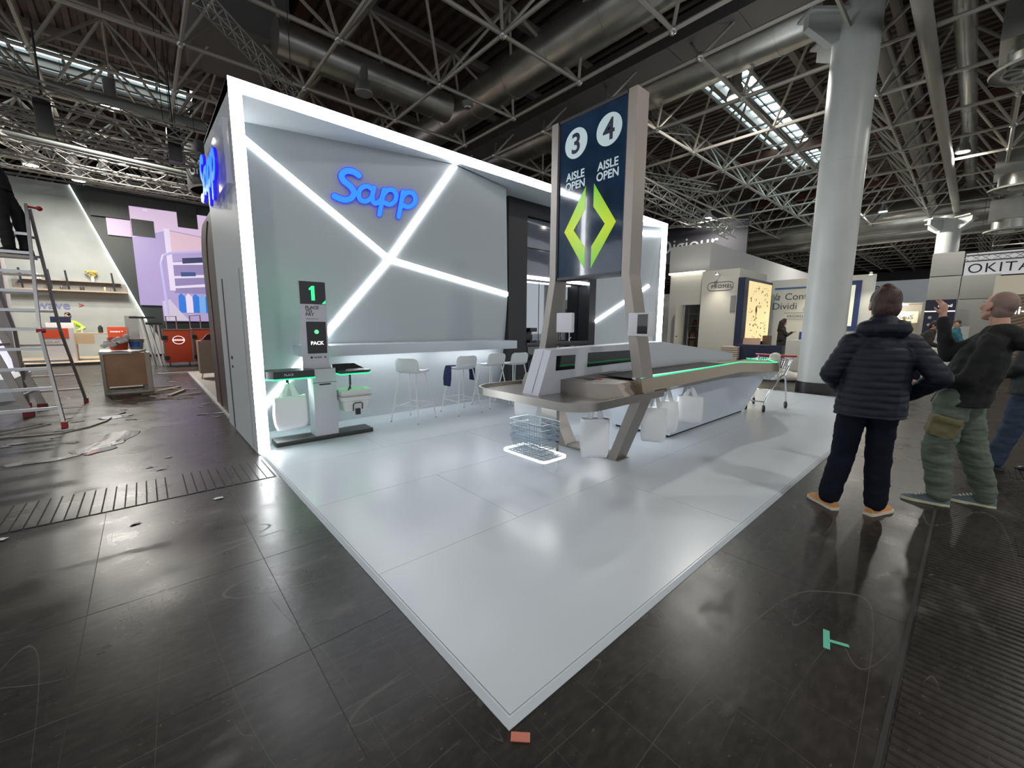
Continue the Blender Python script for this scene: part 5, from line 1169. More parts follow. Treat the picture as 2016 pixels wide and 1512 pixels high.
mk.prism([(.11 * math.cos(k * .5) * (1 if k < 7 else .3), .22 * math.sin(k * .5)) for k in range(12)], .003, frame_of((19.35, 6.262, 2.15), (1, 0, 0)))
mk.build('ink_doodles', mat('doodle_brown', (.10, .06, .04), .6), ps, smooth=0)
text('poster_lettering', 'PROMEL', .16, frame_of((19.7, 6.263, 2.30), (1, 0, 0)), mat('gold_print', (.55, .35, .10), .6), ps, .001, align='CENTER')
# la Conto Dividi wall
cw = thing('logo_wall', 'bright white stand wall with la Conto Dividi lettering partly behind the column', 'stand wall', (22, 5, 0))
MB().bx(22, 2.9, 0, 22.2, 6.60, 3.62).build('wall_panel', mat('bright_white_wall', (.72, .73, .68), .6), cw, smooth=0)
text('lettering', 'la', .44, frame_of((21.985, 6.42, 2.72), (0, -1, 0)), mat('grey_ink', (.09, .10, .12), .6), cw, .002, shear=.35, sx=.85)
text('lettering', 'Conto', .42, frame_of((21.985, 5.98, 2.72), (0, -1, 0)), mat('grey_ink', (.09, .10, .12), .6), cw, .002, -.001, sx=1.0)
text('lettering', 'Dividi', .42, frame_of((21.985, 6.45, 2.30), (0, -1, 0)), mat('grey_ink', (.09, .10, .12), .6), cw, .002, -.001, sx=1.0)
text('lettering', 'PROMEL', .15, frame_of((21.985, 5.82, 1.93), (0, -1, 0)), mat('grey_ink', (.09, .10, .12), .6), cw, .002, spacing=1.25)
q_ = MB(); q_.bx(21.98, 4.6, 2.13, 21.99, 5.95, 2.14).bx(21.98, 4.6, 1.85, 21.99, 5.95, 1.86); q_.build('ruled_lines', M_ink, cw, smooth=0)
MB().bx(21.97, 4.6, 3.20, 22, 6.40, 3.27).build('blue_band', mat('blue_band', (.05, .15, .40), .5), cw, smooth=0)
pn = MB()
for k in range(20):
    a = 2 * PI * k / 20; pn.bar((21.98, 5.02 + .2 * math.cos(a), 2.28 + .2 * math.sin(a)), (21.98, 5.02 + .2 * math.cos(a), 2.28 - .2 * math.sin(a)), .012, .004)
pn.build('pineapple_mark', mat('grey_ink', (.09, .10, .12), .6), cw, smooth=0)
MB().bx(21.93, 3.30, 1.35, 22, 4.5, 3.40).build('blue_picture_frame', mat('mid_blue', (.03, .05, .17), .5), cw, smooth=0)
MB().bx(21.92, 3.48, 1.55, 21.935, 4.35, 3.22).build('pale_poster', mat('pale_poster', (.75, .78, .62), .5, emit=.35), cw, smooth=0)
for x, y, z in ((17.9, 7.28, 3.6), (21.8, 4.75, 3.58), (21.8, 3.0, 3.56)):
    o = thing('stand_spotlight', {7.28: 'small spotlight washing the oval PROMEL lettering', 4.75: 'small spotlight over the white la Conto wall', 3.0: 'small spotlight right of the round column'}[y], 'spotlight', (x - .25, y, z))
    MB().cyl((.46 if z < 3.65 and x > 20 else .36, 0, .0), (0, 0, .05), .012).cyl((0, 0, .1), (0, 0, 0), .05, .07).build('lamp_head', M_alu, o, local=True); MB().cyl((0, 0, -.001), (0, 0, -.006), .06).build('lens', M_spot, o, local=True)
    l = bpy.data.lights.new('spot_light', 'SPOT'); l.energy = 90; l.color = (1, .94, .78); l.spot_size = 2.0; l.spot_blend = .8; l.shadow_soft_size = .08
    q = bpy.data.objects.new('spot_light', l); C.objects.link(q); q.parent = o; q.location = (0, 0, -.03); q.rotation_euler = (0, .32, 0)
# stand furniture
tag(MB().bx(17.2, 4.62, 0, 17.7, 6.2, .82).build('reception_counter', M_navy, bevel=.01), 'navy blue counter front behind the shopping trolley', 'counter')
tag(MB().bx(16.6, 3.3, 0, 17.6, 4.35, 1.05).build('white_counter', M_cream, bevel=.01), 'cream white counter beside the round column', 'counter')
ch_ = thing('armchair', 'peach coloured chair next to the navy counter', 'chair', (17.9, 6.0, 0))
MB().bx(-.3, -.35, .35, .3, .35, .5).build('seat', mat('peach_fabric', (.62, .42, .32), .8), ch_, local=True, bevel=.03)
MB().hexa([(.22, -.35, .5), (.32, -.35, .5), (.32, .35, .5), (.22, .35, .5)], [(.34, -.33, 1.05), (.44, -.33, 1.05), (.44, .33, 1.05), (.34, .33, 1.05)]).build('backrest', _mats['peach_fabric'], ch_, local=True, bevel=.02)
for a in (-.25, .25):
    for b in (-.3, .3): MB().cyl((a, b, .35), (a, b, 0), .02).build('leg', M_black, ch_, local=True)
st = thing('paper_stack', 'stack of pale boards in front of the peach chair', 'stack', (17.3, 6.35, 0))
for k in range(6): MB().bx(-.3 + .01 * (k % 2), -.32, .3 + k * .075, .3, .32, .36 + k * .075).build('board', mat('peach_board', (.60, .50, .42), .7), st, local=True)
MB().bx(-.3, -.3, 0, .3, .3, .3).build('base_box', _mats['peach_board'], st, local=True)
tag(MB().bx(20.6, 4.35, 0, 21.2, 4.95, 1.30).bx(20.2, 4.3, 0, 20.6, 5.2, .75).build('blue_boxes', mat('royal_blue', (.02, .05, .32), .5), bevel=.01), 'royal blue boxes beside the standing woman', 'box')
tag(MB().bx(20.4, 6.0, 0, 20.8, 6.25, 1.12).build('brown_carton', mat('dark_carton', (.09, .06, .05), .7), bevel=.01), 'dark brown carton on the far side of the peach chair', 'carton')
pf_ = MB()
for k in range(12): pf_.sph((13.2 + .9 * rnd.random(), 3.1 + 1.2 * rnd.random(), .12), .22 + .1 * rnd.random(), 8, 6, (1, 1, .5))
tag(fuse(pf_, 'foil_heap', mat('foil_heap', (.55, .52, .45), .4, bump=.6, bscale=10), None, .04, 1, lambda c, n: c + n * .06 * noise.noise(c * 6)), 'heap of crumpled pale film on the floor beside the column base', 'plastic film')
tag(MB().bx(13.2, 4.2, 0, 14.6, 5.4, .34).build('printed_boxes', mat('printed_boxes', (.40, .42, .40), .6, var=.6, vscale=9), bevel=.01), 'low stack of printed cartons seen through the trolley', 'carton')
tag(MB().bx(26, 9.2, 5.5, 26.1, 16, 8.4).build('dark_banner_wall', mat('slate_banner', (.045, .045, .055), .6)), 'dark slate banner wall rising behind the white stand frame', 'banner')
o_ = bpy.data.objects['dark_banner_wall']; text('lettering', 'Digiour', 1.25, frame_of((25.98, 14.6, 6.15), (0, -1, 0)), mat('grey_white_print', (.5, .52, .52), .5), o_, .01, .0)
# more distant stands beyond the aisle
fs = thing('far_stand', 'far stand with grey fascia and warm lit interior beyond the first man', 'stand', (28, 3, 0))
MB().bx(28, 1.75, 2.72, 31, 4.45, 3.80).build('fascia', mat('fascia_grey', (.42, .46, .52), .5), fs, smooth=0)
MB().bx(31, 1.75, 0, 31.2, 4.45, 2.72).bx(28, 1.75, 0, 31, 1.85, 2.72).build('inner_walls', M_cream, fs, smooth=0)
text('lettering', 'se\nle', .62, frame_of((27.98, 3.98, 3.3), (0, -1, 0)), M_ink, fs, .003)
MB().bx(29.6, 2.5, 2.66, 29.9, 3.9, 2.71).build('ceiling_light', mat('warm_tube', (1, 1, .9), .5), fs, smooth=0)
MB().bx(30.2, 2.1, 1.75, 30.25, 2.9, 2.35).build('white_board', M_cream, fs, smooth=0); text('lettering', 'SeuS', .3, frame_of((30.19, 2.85, 1.95), (0, -1, 0)), M_ink, fs, .002)
l = bpy.data.lights.new('interior_light', 'POINT'); l.energy = 70; l.color = (1, .85, .65); l.shadow_soft_size = .3; q = bpy.data.objects.new('interior_light', l); C.objects.link(q); q.location = (29.5, 3.1, 2.4)
dp = thing('panel_tower', 'tall pale grey tower of square panels near the far column', 'stand tower', (24, 1, 0))
for i, (ya, yb, za, zb) in enumerate(((.62, 1.5, 3.55, 4.45), (.62, 1.5, 2.62, 3.52), (-.38, .60, 2.62, 3.52), (.62, 1.5, 0, 2.60), (-.38, .60, 0, 2.60))):
    MB().bx(24, ya, za, 24.5, yb, zb).build('square_panel', mat('panel_grey', (.40, .40, .38), .6), dp, bevel=.01)
nvb = tag(MB().bx(23.2, .62, 0, 23.35, 1.45, 2.58).build('navy_info_board', mat('deep_navy', (.012, .014, .04), .5)), 'deep navy information board behind the raised hand', 'board')
MB().bx(23.18, .62, 2.12, 23.2, 1.45, 2.16).build('white_rule', M_wtxt, nvb, smooth=0)
text('lettering', 'deeed', .16, frame_of((23.17, 1.1, 2.3), (0, -1, 0)), M_wtxt, nvb, .002); 
for k in range(3): MB().lathe([(.055, 0), (.055, .004)], n=12, M=frame_of((23.18, 1.28, 1.9 - .28 * k), (0, -1, 0))).build('round_icon', mat('grey_print', (.5, .5, .5), .5), nvb)
bn = thing('banner_sign', 'long white banner with large dark letters at the far right', 'banner', (30, -1, 4))
MB().bx(30, -6, 3.98, 30.1, .72, 5.05).build('banner_cloth', mat('bright_banner', (.78, .78, .8), .5, emit=.25), bn, smooth=0)
text('lettering', 'OKITA CASA', .62, frame_of((29.98, .62, 4.12), (0, -1, 0)), M_ink, bn, .003, -.002, spacing=1.1)
box_truss((29.2, 1.2, 4.72), (29.2, -6, 4.72), .26, 'truss in front of the white lettered banner')
wsn = thing('warm_stand', 'cream lit stand with slatted wood wall behind the second man', 'stand', (20, -2, 0))
MB().bx(20.5, -5.5, 2.55, 21, .02 - .25, 3.15).build('cream_fascia', mat('cream_lit', (.78, .74, .58), .6), wsn, smooth=0)
sl_ = MB(); sl_.bx(20.6, -5.5, 0, 20.8, -.25, 2.55); sl_.build('backing', mat('slat_backing', (.42, .30, .20), .6), wsn, smooth=0)
sl2 = MB()
for k in range(40):
    z = -1.2 + k * .11
    a, b_2 = (20.58, -.25, z), (20.58, -5.5, z + 1.9)
    t0 = max(0, (0.05 - a[2]) / (b_2[2] - a[2])); t1 = min(1, (2.5 - a[2]) / (b_2[2] - a[2]))
    if t1 > t0: sl2.bar(Vector(a).lerp(Vector(b_2), t0), Vector(a).lerp(Vector(b_2), t1), .04, .045)
sl2.build('slats', mat('slat_dark', (.13, .08, .05), .5), wsn, smooth=0)
text('lettering', 'ni-ko', .34, frame_of((20.52, -.62, 1.95), (0, -1, 0)), M_wtxt, wsn, .01, .004)
tag(MB().bx(19.5, .15, 0, 19.7, .95, 1.55).build('pale_partition', M_greyw), 'pale grey low partition between the two men in the distance', 'partition')
tag(MB().bx(16.5, .25, 0, 17.2, 1.1, .92).build('white_demo_counter', M_cream, bevel=.01), 'white demonstration counter in front of the hunched man', 'counter')
MBt = thing('tripod_easel', 'brass coloured tripod easel inside the far stand', 'easel', (26, 2.25, 0))
for k in range(3):
    a = 2.1 * k + .4; MB().cyl((26 + .45 * math.cos(a), 2.25 + .35 * math.sin(a), 0), (26, 2.25, 2.0), .03, n=6).build('leg', mat('brass_leg', (.5, .38, .15), .35, .8), MBt)
MB().bx(25.9, 2.0, 1.3, 25.95, 2.5, 1.8).build('board', _mats['dry_yellow'], MBt)
tag(MB().bx(40, -14, 0, 41, 9, 3.6).build('distant_stands', mat('distant_panel', (.40, .40, .40), .7, var=.4, vscale=.8)), 'row of pale distant stand walls closing the hall', 'stand')
tag(MB().bx(26, 9.9, 0, 27, 30, 3.6).build('distant_stands', _mats['distant_panel']), 'pale distant stand walls behind the white frame', 'stand')
# ------------------------------------------------------------------ people
M_skin = mat('skin', (.52, .29, .21), .5, var=.06, vscale=12)
V = Vector
def hand(mb, wr, d, pn, s=1, curl=.35, spread=.16, side=1, fr=.0082):
    """wr wrist, d finger direction, pn palm normal (fingers curl towards it), side: +1/-1 thumb side along d x pn"""
    wr, d, pn = V(wr), V(d).normalized(), V(pn); pn = (pn - d * pn.dot(d)).normalized(); sd = d.cross(pn) * side
    mb.cap(wr - d * .03, wr + d * .015, .026 * s, .026 * s, 12, flat=(pn, .75))
    mb.cap(wr + d * .012 * s, wr + d * .075 * s, .034 * s, .040 * s, 14, flat=(pn, .42))
    for i, (o, L) in enumerate(((.030, .070), (.010, .079), (-.010, .074), (-.029, .058))):
        b = wr + d * (.080 - .004 * abs(i - 1)) * s + sd * o * s; dd = (d + sd * (o * spread / .03)).normalized(); a = curl * (1 + .15 * i)
        p1 = b + (dd * math.cos(a * .5) + pn * math.sin(a * .5)) * L * .45 * s; p2 = p1 + (dd * math.cos(a * 1.3) + pn * math.sin(a * 1.3)) * L * .30 * s; p3 = p2 + (dd * math.cos(a * 2) + pn * math.sin(a * 2)) * L * .24 * s
        mb.cap(b - dd * .02, p1, fr * 1.12 * s, fr * 1.02 * s, 8); mb.cap(p1, p2, fr * 1.02 * s, fr * .95 * s, 8); mb.cap(p2, p3, fr * .95 * s, fr * .8 * s, 8)
    b = wr + d * .025 * s + sd * .026 * s; t1 = b + (d * .62 + sd * .72 + pn * .2).normalized() * .038 * s; t2 = t1 + (d * .85 + sd * .42 + pn * .3).normalized() * .030 * s
    mb.cap(b, t1, fr * 1.35 * s, fr * 1.2 * s, 8); mb.cap(t1, t2, fr * 1.2 * s, fr * .9 * s, 8)
def head(mb, c, f, u, s=1.):
    c, f, u = V(c), V(f).normalized(), V(u).normalized(); u = (u - f * u.dot(f)).normalized(); r = f.cross(u)
    R = Matrix((r, f, u)).transposed()
    P = lambda x, y, z: c + (r * x + f * y + u * z) * s
    mb.sph(P(0, -.012, .030), .1 * s, 18, 12, (.76, .95, .88), M=R); mb.sph(P(0, .018, -.020), .085 * s, 16, 10, (.76, .84, 1.0), M=R)
    mb.cap(P(0, .045, -.085), P(0, .055, -.090), .030 * s, .024 * s, 10); mb.cap(P(-.045, .0, -.055), P(-.012, .058, -.088), .026 * s, .022 * s, 8); mb.cap(P(.045, .0, -.055), P(.012, .058, -.088), .026 * s, .022 * s, 8)
    mb.cap(P(0, .085, .018), P(0, .098, -.018), .009 * s, .0125 * s, 8); mb.cap(P(-.034, .080, .030), P(.034, .080, .030), .011 * s, .011 * s, 8)
    mb.cap(P(-.020, .084, -.050), P(.020, .084, -.050), .0075 * s, .0075 * s, 8); mb.cap(P(-.018, .082, -.060), P(.018, .082, -.060), .0075 * s, .0075 * s, 8)
    mb.sph(P(-.045, .06, -.015), .024 * s, 8, 6); mb.sph(P(.045, .06, -.015), .024 * s, 8, 6)
    for q in (-1, 1):
        mb.sph(P(q * .080, -.010, -.006), .031 * s, 10, 8, (.30, .62, 1.0), M=R); mb.cap(P(q * .078, .004, -.018), P(q * .080, .0, -.035), .010 * s, .008 * s, 8)
def eyes(par, c, f, u, s=1.):
    c, f, u = V(c), V(f).normalized(), V(u).normalized(); u = (u - f * u.dot(f)).normalized(); r = f.cross(u)
    for q in (-1, 1):
        p = c + (r * q * .031 + f * .0735 + u * .010) * s
        e = MB().sph(p, .0115 * s, 10, 8).build('eye', mat('eye_white', (.7, .7, .68), .2), par); MB().sph(p + f * .0065 * s, .0062 * s, 8, 6).build('iris', M_black, e)
def shoe(par, ank, toe, m, sole, L=.285, name='shoe', h=.10, stripe=None):
    """ank: ankle position (x,y,z), toe: direction in the ground plane"""
    a = V(ank); t = V((toe[0], toe[1], 0)).normalized(); r = V((t.y, -t.x, 0)); g = a.z - .09
    heel = V((a.x, a.y, g)) - t * .075
    secs = ((0, .030, .085), (.04, .037, .10), (.09, .039, .105), (.14, .040, .085), (.19, .046, .066), (.235, .046, .055), (.268, .036, .046), (L, .016, .034))
    rs, ss = [], []
    for d, w_, hh in secs:
        c = heel + t * d
        rs.append([c + r * w_ * math.cos(q) * (1 if math.sin(q) < .3 else .82) + V((0, 0, .022 + (hh - .022) * max(0, math.sin(q)))) for q in [2 * PI * k / 14 for k in range(14)]])
        ss.append([c + r * (w_ + .005) * x + V((0, 0, z)) for x, z in ((-1, .004), (-.9, 0), (.9, 0), (1, .004), (1, .026), (-1, .026))])
    o = MB().rings(rs).build(name, m, par, smooth=60); MB().rings(ss).build('sole', sole, o, smooth=30)
    l = MB()
    for k in range(5):
        c = heel + t * (.125 + k * .020) + V((0, 0, .096 - k * .0085)); l.bar(c - r * .022, c + r * .022 + t * .006, .007, .006)
    l.build('laces', mat('lace_white', (.6, .6, .58), .7), o, smooth=0)
    if stripe: MB().bar(heel + t * .11 + r * stripe * .0405 + V((0, 0, .032)), heel + t * .15 + r * stripe * .0405 + V((0, 0, .075)), .006, .012).build('side_stripe', mat('shoe_silver', (.6, .62, .62), .4), o, smooth=0)
    return o
def limb(mb, pts, rs, n=14):
    for (p, q), (a, b) in zip(zip(pts[:-1], pts[1:]), zip(rs[:-1], rs[1:])): mb.cap(p, q, a, b, n)
def person(P, az, lab, J, top, legs, shoes, hairf=None, vox=.010, hands=True, z0=0., cat='person', s=1., skin=None, top_name='jacket', coat=None):
    """J: joints in a frame with x to the right and y away along azimuth az"""
    o = thing('person', lab, cat, (P[0], P[1], z0), math.radians(az - 90))
    W = Matrix.Translation((P[0], P[1], z0)) @ Matrix.Rotation(math.radians(az - 90), 4, 'Z')
    J = {k: [V(p) for p in v] if isinstance(v, list) else V(v) for k, v in J.items()}
    T = lambda mb: (setattr(mb, 'v', [W @ p for p in mb.v]), mb)[1]
    b = MB(); hd, f, u = J['head'], J['face'], J.get('up', V((0, 0, 1)))
    head(b, hd, f, u, s); b.cap(hd + V((0, 0, -.06)) * s - f.normalized() * .02, J['neck'], .052 * s, .060 * s, 14)
    rt = J['sR'] - J['sL']; rtn = rt.normalized()
    b.cap(J['sL'] + rtn * .05, J['sR'] - rtn * .05, .065 * s, .065 * s, 12); b.cap(J['chest'], J['pelvis'], .115 * s, .12 * s, 14, flat=(rtn, 1.1))
    b.cap(J['neck'], J['chest'], .07 * s, .10 * s, 12); b.cap(J['hL'], J['hR'], .095 * s, .095 * s, 12)
    for q in 'LR':
        limb(b, [J['s' + q], J['e' + q], J['w' + q]], [.046 * s, .038 * s, .027 * s])
        limb(b, [J['h' + q], J['k' + q], J['a' + q]], [.075 * s, .052 * s, .038 * s]); b.cap(J['a' + q], J['a' + q] + V((0, 0, -.03)), .036 * s, .036 * s, 10)
        if hands: hand(b, J['w' + q], J['d' + q], J['p' + q], s * 1.02, J.get('c' + q, V((.35, 0, 0))).x, .2, J.get('t' + q, V((1, 0, 0))).x)
    body = fuse(T(b), 'body', skin or M_skin, o, vox * (.62 if hands else 1), 2)
    eyes(o, W @ hd, W.to_3x3() @ f, W.to_3x3() @ u, s)
    # trousers
    tm, tr_, fl = legs; t = MB()
    t.cap(J['hL'] + V((0, 0, .03)), J['hR'] + V((0, 0, .03)), .115 * s, .115 * s, 14); t.cap(J['pelvis'] + V((0, 0, .06)), J['pelvis'] + V((0, 0, -.03)), .135 * s, .13 * s, 14, flat=(rtn, 1.15))
    for q in 'LR': limb(t, [J['h' + q], J['k' + q], J['a' + q] + V((0, -.01, .05)), J['a' + q] + V((0, -.015, .015))], [tr_[0], tr_[1], tr_[2], tr_[2] * .95])
    def wr(c, n):
        fq = fl * (noise.noise(V((c.x * 7, c.y * 7, c.z * 16))) + .5 * noise.noise(V((c.x * 16, c.y * 16, c.z * 42))))
        return c + n * fq
    tro = fuse(T(t), 'trousers', tm, o, vox, 3, wr)
    # top
    jm, jr, hem, fold = top; j = MB()
    ch, pe = J['chest'], J['pelvis']
    j.cap(J['neck'] + V((0, 0, -.03)), ch, .095 * s, jr[0], 16, flat=(rtn, 1.15)); j.cap(ch, pe.lerp(ch, .35), jr[0], jr[1], 18, flat=(rtn, 1.22))
    j.cap(pe.lerp(ch, .35), V((pe.x, pe.y, hem - .01)), jr[1], jr[1] * 1.04, 18, flat=(rtn, 1.22)); j.cap(J['sL'] + rtn * .03, J['sR'] - rtn * .03, .082 * s, .082 * s, 14)
    for q in 'LR': limb(j, [J['s' + q], J['e' + q], J['w' + q] - (J['w' + q] - J['e' + q]).normalized() * .03], [jr[2], jr[2] * .84, jr[2] * .62])
    for c in J.get('hood', []): j.sph(c, .085, 14, 10, (1.15, 1, .85))
    def wj(c, n):
        if fold == 'quilt': return c + n * (.0065 * abs(math.sin(c.z * PI / .052)) ** .4 - .003 + .004 * noise.noise(V((c.x * 9, c.y * 9, c.z * 30))))
        return c + n * (.011 * noise.noise(V((c.x * 6, c.y * 6, c.z * 12))) + .006 * noise.noise(V((c.x * 14, c.y * 14, c.z * 26))))
    hz_ = hem + z0
    def wj2(c, n):
        q = wj(c, n)
        if q.z < hz_ and abs(q.x - ax) < .32 and abs(q.y - ay) < .32: q = V((q.x, q.y, hz_ - .004 + .004 * noise.noise(V((q.x * 12, q.y * 12, 0)))))
        return q
    ax, ay = (W @ pe).x, (W @ pe).y
    jk = fuse(T(j), top_name, jm, o, vox * .9, 3, wj2)
    for q in 'LR':
        toe = J['f' + q]; A = W @ J['a' + q]; td = W.to_3x3() @ toe
        shoe(o, A, td, *shoes)
    if hairf: hairf(o, W, hd, f.normalized(), u)
    return o
def cap_hair(m, back=.0, lift=.006, full=True, name='hair', long_=0.):
    def fn(o, W, c, f, u):
        u = (u - f * u.dot(f)).normalized(); r = f.cross(u); R = Matrix((r, f, u)).transposed(); h = MB()
        P = lambda x, y, z: c + r * x + f * y + u * z
        h.sph(P(0, -.020, .036), .1 + lift, 18, 12, (.81, .95, .90), M=R); h.sph(P(0, -.045, -.02), .092 + lift, 16, 10, (.84, .72, 1.0), M=R)
        if full: h.cap(P(-.03, .045, .100), P(.035, .045, .102), .022, .022, 10); h.cap(P(0, -.02, .11), P(0, .04, .118), .05, .035, 12)
        if long_:
            h.cap(P(0, -.07, 0), P(0, -.09, -long_), .085, .06, 12, flat=(r, 1.2)); h.cap(P(-.06, -.02, .0), P(-.07, -.03, -long_ * .8), .04, .03, 10); h.cap(P(.06, -.02, .0), P(.07, -.03, -long_ * .8), .04, .03, 10)
        h.v = [W @ p for p in h.v]
        cW, fW, uW = W @ c, W.to_3x3() @ f, W.to_3x3() @ u
        fuse(h, name, m, o, .009, 2, lambda p, n: p + n * .004 * noise.noise(V((p.x * 40, p.y * 40, p.z * 22))))
    return fn
def az_of(P): return math.degrees(math.atan2(P[1], P[0]))
M_puff = mat('navy_puffer', (.0065, .009, .019), .55, bump=.15, bscale=40, spec=.3); M_denimd = mat('dark_denim', (.004, .006, .014), .85, spec=.2, bump=.1, bscale=200)
M_hair = mat('dark_brown_hair', (.035, .014, .009), .45, bump=.6, bscale=180, aniso=(1, 1, .15)); M_sole = mat('cream_sole', (.62, .58, .48), .6)
P1 = (4.22, .56)
m1 = person(P1, az_of(P1), 'man in navy quilted puffer jacket, dark jeans and tan sneakers, seen from behind', dict(
    head=(.075, .03, 1.675), face=(-.30, .95, -.02), neck=(.085, .0, 1.49), chest=(.085, .01, 1.27), pelvis=(.065, .0, .97),
    sL=(-.08, -.05, 1.38), sR=(.245, .06, 1.38), eL=(-.20, -.08, 1.13), eR=(.43, .0, 1.14), wL=(-.09, .09, .945), wR=(.27, .20, .96),
    dL=(.5, .7, -.5), dR=(-.6, .5, -.5), pL=(.6, 0, .5), pR=(-.6, 0, .5), hL=(-.03, -.03, .90), hR=(.15, .04, .90), kL=(-.06, .0, .48), kR=(.155, .05, .49),
    aL=(-.115, -.02, .09), aR=(.175, .05, .09), fL=(-.65, .75, 0), fR=(.45, .85, 0), hood=[(.085, -.075, 1.495), (.02, -.06, 1.49), (.15, -.045, 1.49), (.08, -.05, 1.53)]),
    (M_puff, (.172, .178, .084), .82, 'quilt'), (M_denimd, (.102, .086, .078), .006), (mat('tan_canvas', (.55, .26, .085), .7), M_sole), cap_hair(M_hair, lift=.016), .010, top_name='puffer_jacket', s=1.09)
# collar band of the hood
M_hood = mat('black_hoodie', (.006, .0065, .007), .85, bump=.2, bscale=60); M_cargo = mat('sage_trousers', (.105, .13, .10), .8, bump=.25, bscale=22)
P2 = (4.98, -.02)
m2 = person(P2, az_of(P2), 'man with shaved head in black hoodie and sage green trousers, raising one hand', dict(
    head=(.075, .04, 1.665), face=(-.70, .68, .16), up=(.16, 0, 1), neck=(.10, .02, 1.48), chest=(.035, .01, 1.24), pelvis=(-.045, .02, .97),
    sL=(.085, -.13, 1.385), sR=(.02, .16, 1.39), eL=(-.03, -.20, 1.10), eR=(-.165, .18, 1.27), wL=(-.26, -.17, 1.02), wR=(-.225, .17, 1.60),
    dL=(-.95, .1, .15), dR=(-.05, .0, 1), pL=(.1, .9, .2), pR=(-.75, .5, 0), cL=(.30, 0, 0), cR=(.42, 0, 0), tL=(1, 0, 0), tR=(1, 0, 0),
    hL=(-.075, -.07, .91), hR=(-.02, .10, .91), kL=(-.135, -.06, .50), kR=(.055, .14, .52), aL=(-.085, -.035, .09), aR=(.175, .22, .09), fL=(-1, -.13, 0), fR=(-1, -.10, 0),
    hood=[(.17, .0, 1.44), (.22, -.02, 1.40), (.15, .06, 1.44), (.13, -.05, 1.46)]),
    (M_hood, (.158, .160, .070), .88, 'cloth'), (M_cargo, (.118, .10, .078), .014), (mat('grey_running_shoe', (.11, .14, .15), .6), mat('yellowed_sole', (.62, .60, .42), .6), .30, 'shoe', .1, 1), None, .010, top_name='hoodie')
def stubble(o, W, c, f, u):
    u = (u - f * u.dot(f)).normalized(); r = f.cross(u); R = Matrix((r, f, u)).transposed(); h = MB(); P = lambda x, y, z: c + r * x + f * y + u * z
    h.sph(P(0, -.022, .030), .1015, 20, 14, (.765, .955, .89), M=R); h.sph(P(0, -.045, -.02), .085, 16, 10, (.86, .66, .9), M=R); h.v = [W @ p for p in h.v]
    fuse(h, 'shaved_hair', mat('shaved_scalp', (.25, .165, .135), .6, bump=.3, bscale=500), o, .008, 2)
_W2 = Matrix.Translation((P2[0], P2[1], 0)) @ Matrix.Rotation(math.radians(az_of(P2) - 90), 4, 'Z'); stubble(m2, _W2, V((.075, .04, 1.665)), V((-.70, .68, .16)).normalized(), V((.16, 0, 1)))
RT_ = Matrix.Translation((-.100, -.150, .70)) @ Matrix.Rotation(.18, 4, 'Y') @ Matrix.Rotation(.25, 4, 'Z')
pk_ = MB().bx(-.085, -.030, -.095, .075, .03, .075, RT_).bx(-.090, -.040, .035, .080, .03, .085, RT_).bx(-.10, -.02, -.08, -.06, .10, .07, RT_); pk_.v = [_W2 @ p for p in pk_.v]
fuse(pk_, 'cargo_pocket', mat('olive_pocket', (.15, .135, .065), .8, bump=.3, bscale=25), m2, .012, 2, lambda c, n: c + n * .008 * noise.noise(c * 20))
P3 = (6.65, -.38)
M_jean = mat('blue_denim', (.022, .040, .075), .8, bump=.15, bscale=90)
m3 = person(P3, az_of(P3), 'man in dark grey jacket and blue jeans, cut off by the right edge', dict(
    head=(.10, .05, 1.66), face=(-.8, .6, 0), neck=(.11, .03, 1.49), chest=(.10, .02, 1.26), pelvis=(.08, .02, .97), sL=(.04, -.14, 1.39), sR=(.14, .18, 1.39), eL=(-.05, -.20, 1.12), eR=(.1, .25, 1.12),
    wL=(-.12, -.05, 1.02), wR=(-.10, .18, 1.05), dL=(-.4, .6, -.4), dR=(-.6, -.3, -.2), pL=(0, 0, 1), pR=(0, 0, 1), hL=(.04, -.06, .91), hR=(.12, .10, .91), kL=(-.02, -.06, .50), kR=(.20, .12, .50),
    aL=(-.10, -.05, .09), aR=(.25, .16, .09), fL=(-1, .1, 0), fR=(-.9, .3, 0)), (mat('charcoal_jacket', (.022, .024, .024), .7, bump=.2, bscale=30), (.165, .165, .078), .84, 'cloth'), (M_jean, (.105, .085, .075), .01), (M_black, M_black), cap_hair(M_hair), .012)
# worker on the ladder
P4 = (-1.34, 9.60); M_blkcl = mat('worker_black', (.009, .009, .011), .85)
m4 = person(P4, az_of(P4), 'worker all in black standing high on the aluminium ladder', dict(
    head=(-.32, .05, 1.66), face=(-.9, .4, .1), neck=(-.26, .02, 1.52), chest=(-.16, .0, 1.30), pelvis=(-.05, .0, 1.0), sL=(-.26, -.14, 1.44), sR=(-.14, .17, 1.46), eL=(-.35, -.20, 1.20), eR=(-.40, .15, 1.50),
    wL=(-.42, -.05, 1.05), wR=(-.45, .10, 1.75), dL=(-.9, .2, 0), dR=(-.1, 0, 1), pL=(0, 0, -1), pR=(-1, 0, 0), hL=(-.07, -.07, .94), hR=(-.02, .09, .94), kL=(-.04, -.08, .52), kR=(.12, .06, .56),
    aL=(-.02, -.06, .10), aR=(.14, .02, .10), fL=(-1, .1, 0), fR=(-.9, -.2, 0)), (M_blkcl, (.155, .150, .072), .90, 'cloth'), (M_blkcl, (.105, .080, .070), .012), (M_black, M_black), cap_hair(M_black), .013, z0=2.487)
